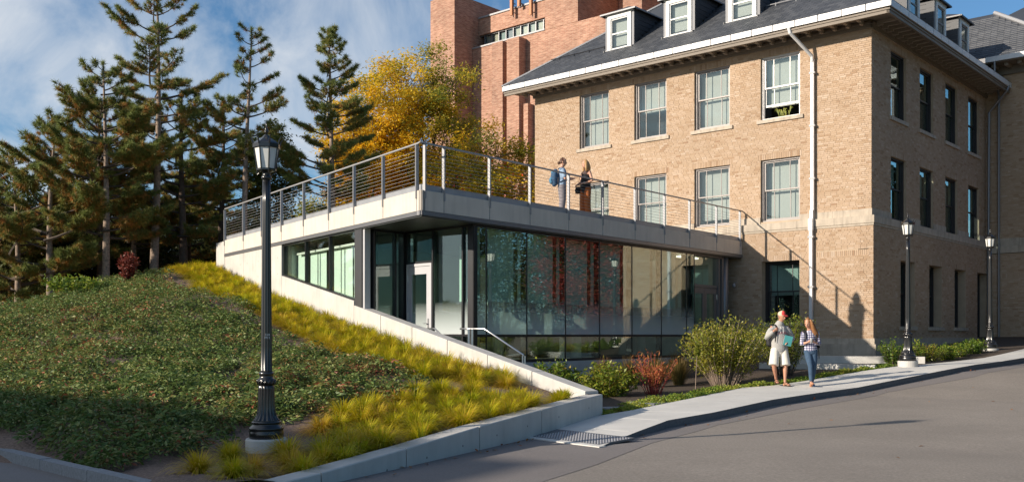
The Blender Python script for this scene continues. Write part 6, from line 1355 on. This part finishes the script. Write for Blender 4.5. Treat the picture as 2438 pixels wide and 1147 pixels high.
# lettering on the sweatshirt, laid on its front
def on_cloth(root, part, s, size, cx0, cz0, mt, arch=0.0, name='lettering'):
    me = text_mesh(s, size, mt, name, 0.0); bm = bmesh.new(); bm.from_mesh(me); bmesh.ops.triangulate(bm, faces=bm.faces[:]); bmesh.ops.subdivide_edges(bm, edges=bm.edges[:], cuts=1); bm.to_mesh(me); bm.free()
    tgt = [c for c in root.children if c.name.startswith(part)][0]; vs = []
    from mathutils.bvhtree import BVHTree
    bv = BVHTree.FromPolygons([v.co for v in tgt.data.vertices], [tuple(p.vertices) for p in tgt.data.polygons])
    for v in me.vertices:
        x, z = v.co.x + cx0, v.co.y + cz0 - arch * v.co.x ** 2; hit = bv.ray_cast(Vector((x, -1, z)), Vector((0, 1, 0))); y = hit[0].y - .003 if hit[0] is not None else -.16; v.co = (x, y, z)
    o = bpy.data.objects.new(name, me); COL.objects.link(o); o.parent = tgt; return o
on_cloth(man, 'hoodie', 'CORNELL', .075, .025, 1.255, mat('red_print', (.55, .08, .10), .8), 1.2)
# --- walking woman
J = dict(s=.88, head=(-.055, -.05, 1.495), yaw=-.62, pitch=.30, neck=(-.01, -.0, 1.325), pelvis=(.02, 0, .86), chest=(0, 0, 1.16),
 sh_l=(.155, 0, 1.27), el_l=(.20, -.02, 1.01), wr_l=(.055, -.20, 1.055), hd_l=((-.75, -.3, .25), (0, 1, .3), .8), sh_r=(-.155, 0, 1.27), el_r=(-.195, -.02, 1.00), wr_r=(-.10, -.20, 1.05), hd_r=((.7, -.3, .35), (0, 1, .3), .8),
 hip_l=(.085, 0, .84), kn_l=(.085, -.03, .46), an_l=(.055, .06, .10), toe_l=(.06, -.10, .03), hip_r=(-.06, 0, .84), kn_r=(-.015, -.12, .47), an_r=(.005, -.10, .11), toe_r=(-.005, -.27, .085))
def plaid():
    m, nt, out = nodes('gingham_shirt'); p = nt.nodes.new('ShaderNodeBsdfPrincipled'); nt.links.new(p.outputs[0], out.inputs[0]); p.inputs['Roughness'].default_value = .85
    t = nt.nodes.new('ShaderNodeTexCoord'); sp = nt.nodes.new('ShaderNodeSeparateXYZ'); nt.links.new(t.outputs['Object'], sp.inputs[0])
    def band(o, f):
        a = nt.nodes.new('ShaderNodeMath'); a.operation = 'MULTIPLY'; nt.links.new(o, a.inputs[0]); a.inputs[1].default_value = f; b = nt.nodes.new('ShaderNodeMath'); b.operation = 'FRACT'; nt.links.new(a.outputs[0], b.inputs[0]); c = nt.nodes.new('ShaderNodeMath'); c.operation = 'LESS_THAN'; nt.links.new(b.outputs[0], c.inputs[0]); c.inputs[1].default_value = .42; return c.outputs[0]
    s = nt.nodes.new('ShaderNodeMath'); s.operation = 'ADD'; nt.links.new(band(sp.outputs[0], 19), s.inputs[0]); nt.links.new(band(sp.outputs[2], 19), s.inputs[1]); d = nt.nodes.new('ShaderNodeMath'); d.operation = 'MULTIPLY'; nt.links.new(s.outputs[0], d.inputs[0]); d.inputs[1].default_value = .5
    nt.links.new(ramp(nt, [(0, (.66, .65, .70)), (.5, (.16, .16, .28)), (1, (.03, .03, .08))], d.outputs[0]), p.inputs['Base Color']); return m
M['plaid'] = plaid(); jeans = cloth('blue_denim', (.045, .085, .145), var=.25, scale=9); red_hair = mat('auburn_hair', (.27, .125, .05), .45, var=.35, scale=30, bump=.6, bscale=40)
def w_hair(root, T, ax):
    g = MB(); etube(g, [T((0, .012, .02)), T((0, .010, .07)), T((0, .006, .115))], [(.082, .094), (.080, .096), (.045, .056)], 20, ax)
    etube(g, [T((.060, .015, .07)), T((.085, .01, .0)), T((.105, .00, -.10)), T((.135, .0, -.20)), T((.165, .02, -.30)), T((.175, .03, -.36))], [(.035, .06), (.040, .070), (.055, .070), (.062, .055), (.05, .045), (.022, .025)], 14); etube(g, [T((0, .06, .05)), T((.03, .085, -.06)), T((.07, .08, -.18)), T((.11, .07, -.30))], [(.070, .05), (.08, .05), (.075, .05), (.04, .035)], 14)
    etube(g, [T((-.062, .02, .06)), T((-.078, .03, -.02)), T((-.07, .04, -.11))], [(.028, .05), (.025, .05), (.02, .035)], 12); fuse(g, 'hair', red_hair, root, .008, 2)
def w_extra(root, T, ax):
    g = MB(); etube(g, [(.10, .15, 1.20), (.12, .18, 1.05), (.12, .17, .90)], [(.12, .06), (.13, .09), (.12, .08)], 14); etube(g, [(.19, .12, .96), (.24, .08, .93)], [(.03, .03), (.02, .03)], 8); fuse(g, 'backpack', blk, root, .010, 3)
    g = MB()
    for sx in (-1, 1): etube(g, [(sx * .11, .08, 1.31), (sx * .115, -.02, 1.325), (sx * .120, -.105, 1.24), (sx * .125, -.125, 1.12), (sx * .15, -.06, .98)], [(.024, .007)] * 4 + [(.015, .006)], 10)
    fuse(g, 'shoulder_strap', blk, root, .006, 2)
    g = MB(); g.tube([(-.16, .05, .93), (-.20, .02, .75), (-.24, .03, .58)], .006, 5); g.tube([(.21, .08, .92), (.22, .06, .78), (.225, .07, .66)], [.008, .008, .010], 5); g.build('loose_strap', blk, root, keep=False)
    g = MB(); g.lathe([(.026, 1.03), (.034, 1.13), (.036, 1.135), (.030, 1.145)], 16, (-.028, -.262)); g.build('cup', mat('steel_grey_cup', (.42, .42, .43), .4), root, keep=False, smooth=True)
    for q, mt_, nm in (('l', jeans, 'shoe'), ('r', mat('shoe_sole_tan', (.55, .27, .16), .7), 'shoe')):
        an, toe = Vector(J['an_' + q]), Vector(J['toe_' + q]); d = (toe - an); d.normalize(); g = MB(); h = an - Vector((d.x, d.y, 0)).normalized() * .05; h.z = an.z - .058 - (.03 if q == 'r' else 0)
        etube(g, [tuple(h), tuple(an.lerp(toe, .5) + Vector((0, 0, -.012))), tuple(toe + d * .02)], [(.034, .036), (.042, .034), (.036, .022)], 12); fuse(g, nm, mt_ if q == 'r' else mat('blue_canvas_shoe', (.10, .16, .28), .8), root, .007, 2)
def garment_w():
    h = [([(.01, 0, .83), (.01, 0, .90), (.0, 0, 1.02), (0, 0, 1.17), (0, 0, 1.26), (0, .0, 1.32)], [(.150, .115), (.155, .118), (.132, .105), (.150, .118), (.135, .09), (.075, .07)], 22)]
    for q in ('l', 'r'):
        sh, el, wr = J['sh_' + q], J['el_' + q], J['wr_' + q]; h.append(([lerp((0, 0, 1.22), sh, .6), sh, lerp(sh, el, .5), el, lerp(el, wr, .45)], [.060, .060, .055, .052, .048], 14, (1, 0, 0), True))
    sp = [([(.02, 0, .92), (.02, 0, .84), (.02, 0, .79)], [(.135, .10), (.155, .118), (.145, .115)], 20)]
    for q in ('l', 'r'):
        hp, kn, an = J['hip_' + q], J['kn_' + q], J['an_' + q]; sp.append(([hp, lerp(hp, kn, .5), kn, lerp(kn, an, .35), lerp(kn, an, .92)], [(.090, .10), (.080, .088), (.060, .064), (.058, .062), (.043, .045)], 16))
    return [('shirt', M['plaid'], h, .008, 2), ('jeans', jeans, sp, .008, 2)]
build_person((7.06, 23.0, walk_top(7.06, 23.0) + .005), -.08, 'woman with long auburn hair, checked shirt and jeans walking with a cup in her hands', J, M['skin'], garment_w(), w_hair, w_extra)
# --- terrace: person with the blue backpack
J = dict(s=.95, head=(0.0, -.035, 1.575), yaw=-.15, pitch=.06, neck=(0, .0, 1.405), pelvis=(0, 0, .91), chest=(0, 0, 1.23),
 sh_l=(.165, 0, 1.345), el_l=(.19, -.05, 1.07), wr_l=(.10, -.28, 1.10), hd_l=((-.1, -1, .1), (0, 0, 1), .3), sh_r=(-.165, 0, 1.345), el_r=(-.20, -.05, 1.07), wr_r=(-.14, -.30, 1.10), hd_r=((.1, -1, .15), (0, 0, 1), .3),
 hip_l=(.09, 0, .88), kn_l=(.10, -.03, .48), an_l=(.11, .0, .09), toe_l=(.13, -.17, .03), hip_r=(-.09, 0, .88), kn_r=(-.10, -.01, .48), an_r=(-.11, .05, .09), toe_r=(-.12, -.12, .03))
bshirt = cloth('light_blue_shirt', (.27, .37, .50)); gtr = cloth('grey_loose_trousers', (.20, .185, .20), var=.2); brown_hair = mat('dark_brown_hair', (.09, .04, .022), .5, var=.3, scale=30, bump=.5)
bp1, bp2 = cloth('blue_backpack_cloth', (.035, .085, .16)), cloth('pale_blue_backpack_cloth', (.07, .19, .30))
def a_hair(root, T, ax):
    g = MB(); etube(g, [T((0, .02, -.02)), T((0, .018, .04)), T((0, .012, .10)), T((0, .008, .12))], [(.076, .082), (.081, .094), (.055, .068), (.03, .04)], 20, ax); etube(g, [T((0, .10, .0)), T((0, .125, -.02)), T((0, .12, -.06))], [(.03, .03), (.045, .042), (.03, .028)], 12, ax); fuse(g, 'hair', brown_hair, root, .008, 2)
def a_extra(root, T, ax):
    g = MB(); etube(g, [(0, .19, 1.34), (0, .22, 1.22), (0, .23, 1.05), (0, .21, .93)], [(.11, .06), (.15, .10), (.16, .11), (.13, .08)], 18); b = fuse(g, 'backpack', bp1, root, .010, 3)
    g = MB(); etube(g, [(0, .315, 1.12), (0, .33, 1.05), (0, .31, .97)], [(.10, .04), (.115, .05), (.095, .04)], 14); g2 = fuse(g, 'backpack_pocket', bp2, b, .010, 2)
    g = MB(); etube(g, [(-.08, .27, 1.28), (.08, .27, 1.28)], [.045, .045], 12); fuse(g, 'backpack_flap', bp2, b, .010, 2)
    g = MB()
    for sx in (-1, 1): etube(g, [(sx * .09, .13, 1.37), (sx * .105, .03, 1.42), (sx * .11, -.07, 1.36), (sx * .115, -.115, 1.22), (sx * .15, -.02, 1.05), (sx * .14, .10, .98)], [(.028, .009)] * 6, 10)
    fuse(g, 'shoulder_strap', bp1, root, .007, 2)
def garment_t(shirt, trousers, sl, long_, wide):
    h = [([(0, 0, .88), (0, 0, .95), (0, 0, 1.08), (0, 0, 1.24), (0, 0, 1.33), (0, .0, 1.38)], [(.155, .12), (.16, .122), (.142, .112), (.158, .122), (.135, .09), (.085, .075)], 22)]
    for q in ('l', 'r'):
        sh, el = J['sh_' + q], J['el_' + q]
        if sl: h.append(([lerp((0, 0, 1.30), sh, .6), sh, lerp(sh, el, .4), lerp(sh, el, .75)], [.062, .064, .062, .062], 14))
    sp = [([(0, 0, .98), (0, 0, .90), (0, 0, .83)], [(.14, .105), (.160, .122), (.155, .12)], 20)]
    for q in ('l', 'r'):
        hp, kn, an = J['hip_' + q], J['kn_' + q], J['an_' + q]; sp.append(([hp, lerp(hp, kn, .5), kn, lerp(kn, an, .5), lerp(kn, an, .98)], [(.095, .105), (.095, .10), (.078 * wide, .084 * wide), (.078 * wide, .084 * wide), (.080 * wide, .084 * wide)], 16))
    return [(shirt[0], shirt[1], h, .009, 2), (trousers[0], trousers[1], sp, .009, 2)]
p = RF(6.38, -.71, 3.365)
build_person(p, math.radians(98), 'person with brown bun, pale blue shirt and blue backpack standing on the terrace', J, M['skin'], garment_t(('shirt', bshirt), ('trousers', gtr), True, False, 1.05), a_hair, a_extra)
# --- terrace: blonde woman
J = dict(s=.95, head=(0.0, -.02, 1.56), yaw=-.25, pitch=.0, neck=(0, .01, 1.39), pelvis=(0, 0, .90), chest=(0, -.01, 1.21),
 sh_l=(.165, .01, 1.325), el_l=(.265, .03, 1.06), wr_l=(.13, -.14, 1.0), hd_l=((-.7, -.5, .0), (0, .5, -.5), .5), sh_r=(-.165, .01, 1.325), el_r=(-.235, -.02, 1.06), wr_r=(-.19, -.19, .97), hd_r=((.2, -.6, -.3), (.4, .2, -.3), .6),
 hip_l=(.09, 0, .87), kn_l=(.09, -.02, .47), an_l=(.09, .02, .09), toe_l=(.11, -.15, .03), hip_r=(-.09, 0, .87), kn_r=(-.10, -.03, .47), an_r=(-.11, -.01, .09), toe_r=(-.13, -.17, .03))
btop = cloth('black_tank_top', (.012, .012, .014)); rust = cloth('rust_orange_trousers', (.34, .10, .025)); blond = mat('blonde_hair', (.43, .25, .10), .45, var=.3, scale=30, bump=.6, bscale=40)
def b_hair(root, T, ax):
    g = MB(); etube(g, [T((0, .018, .0)), T((0, .014, .06)), T((0, .008, .115))], [(.088, .092), (.085, .098), (.045, .055)], 20, ax)
    for sx in (-1, 1): etube(g, [T((sx * .06, .02, .05)), T((sx * .088, .015, -.03)), T((sx * .098, .0, -.12)), T((sx * .10, -.01, -.20))], [(.03, .06), (.035, .065), (.040, .055), (.02, .03)], 14)
    etube(g, [T((0, .06, .03)), T((0, .09, -.08)), T((0, .09, -.20)), T((.01, .08, -.28))], [(.08, .05), (.10, .05), (.095, .045), (.05, .03)], 16); fuse(g, 'hair', blond, root, .008, 2)
def b_extra(root, T, ax):
    g = MB(); etube(g, [(-.23, -.09, .92), (-.24, -.10, .84), (-.24, -.09, .76)], [(.035, .10), (.045, .125), (.035, .12)], 12); bg = fuse(g, 'shoulder_bag', blk, root, .009, 2)
    g = MB(); g.tube([(-.235, -.09, .92), (-.19, -.10, 1.15), (-.15, -.03, 1.375), (-.16, .06, 1.30), (-.23, .02, .93)], .008, 6); g.build('bag_strap', blk, root, keep=False)
    g = MB(); g.tube([(.128, -.11, .985), (.150, -.135, 1.02), (.115, -.165, 1.02), (.10, -.14, .985), (.128, -.11, .985)], .008, 5); g.build('bracelet', M['white_paint'], root, keep=False)
def gar_b():
    h = [([(0, 0, .80), (0, -.005, .90), (0, -.01, 1.04), (0, -.01, 1.20), (0, -.005, 1.27)], [(.165, .13), (.165, .135), (.150, .13), (.152, .125), (.125, .09)], 22)]
    for sx in (-1, 1): h.append(([(sx * .085, -.09, 1.24), (sx * .095, -.03, 1.38), (sx * .09, .06, 1.28)], [(.014, .010)] * 3, 8))
    t = garment_t(('x', btop), ('trousers', rust), False, True, 1.12)[1]
    return [('tank_top', btop, h, .008, 2), t]
p = RF(7.07, -.36, 3.365)
build_person(p, math.radians(-58), 'blonde woman in black tank top and rust orange trousers standing on the terrace', J, M['skin'], gar_b(), b_hair, b_extra)
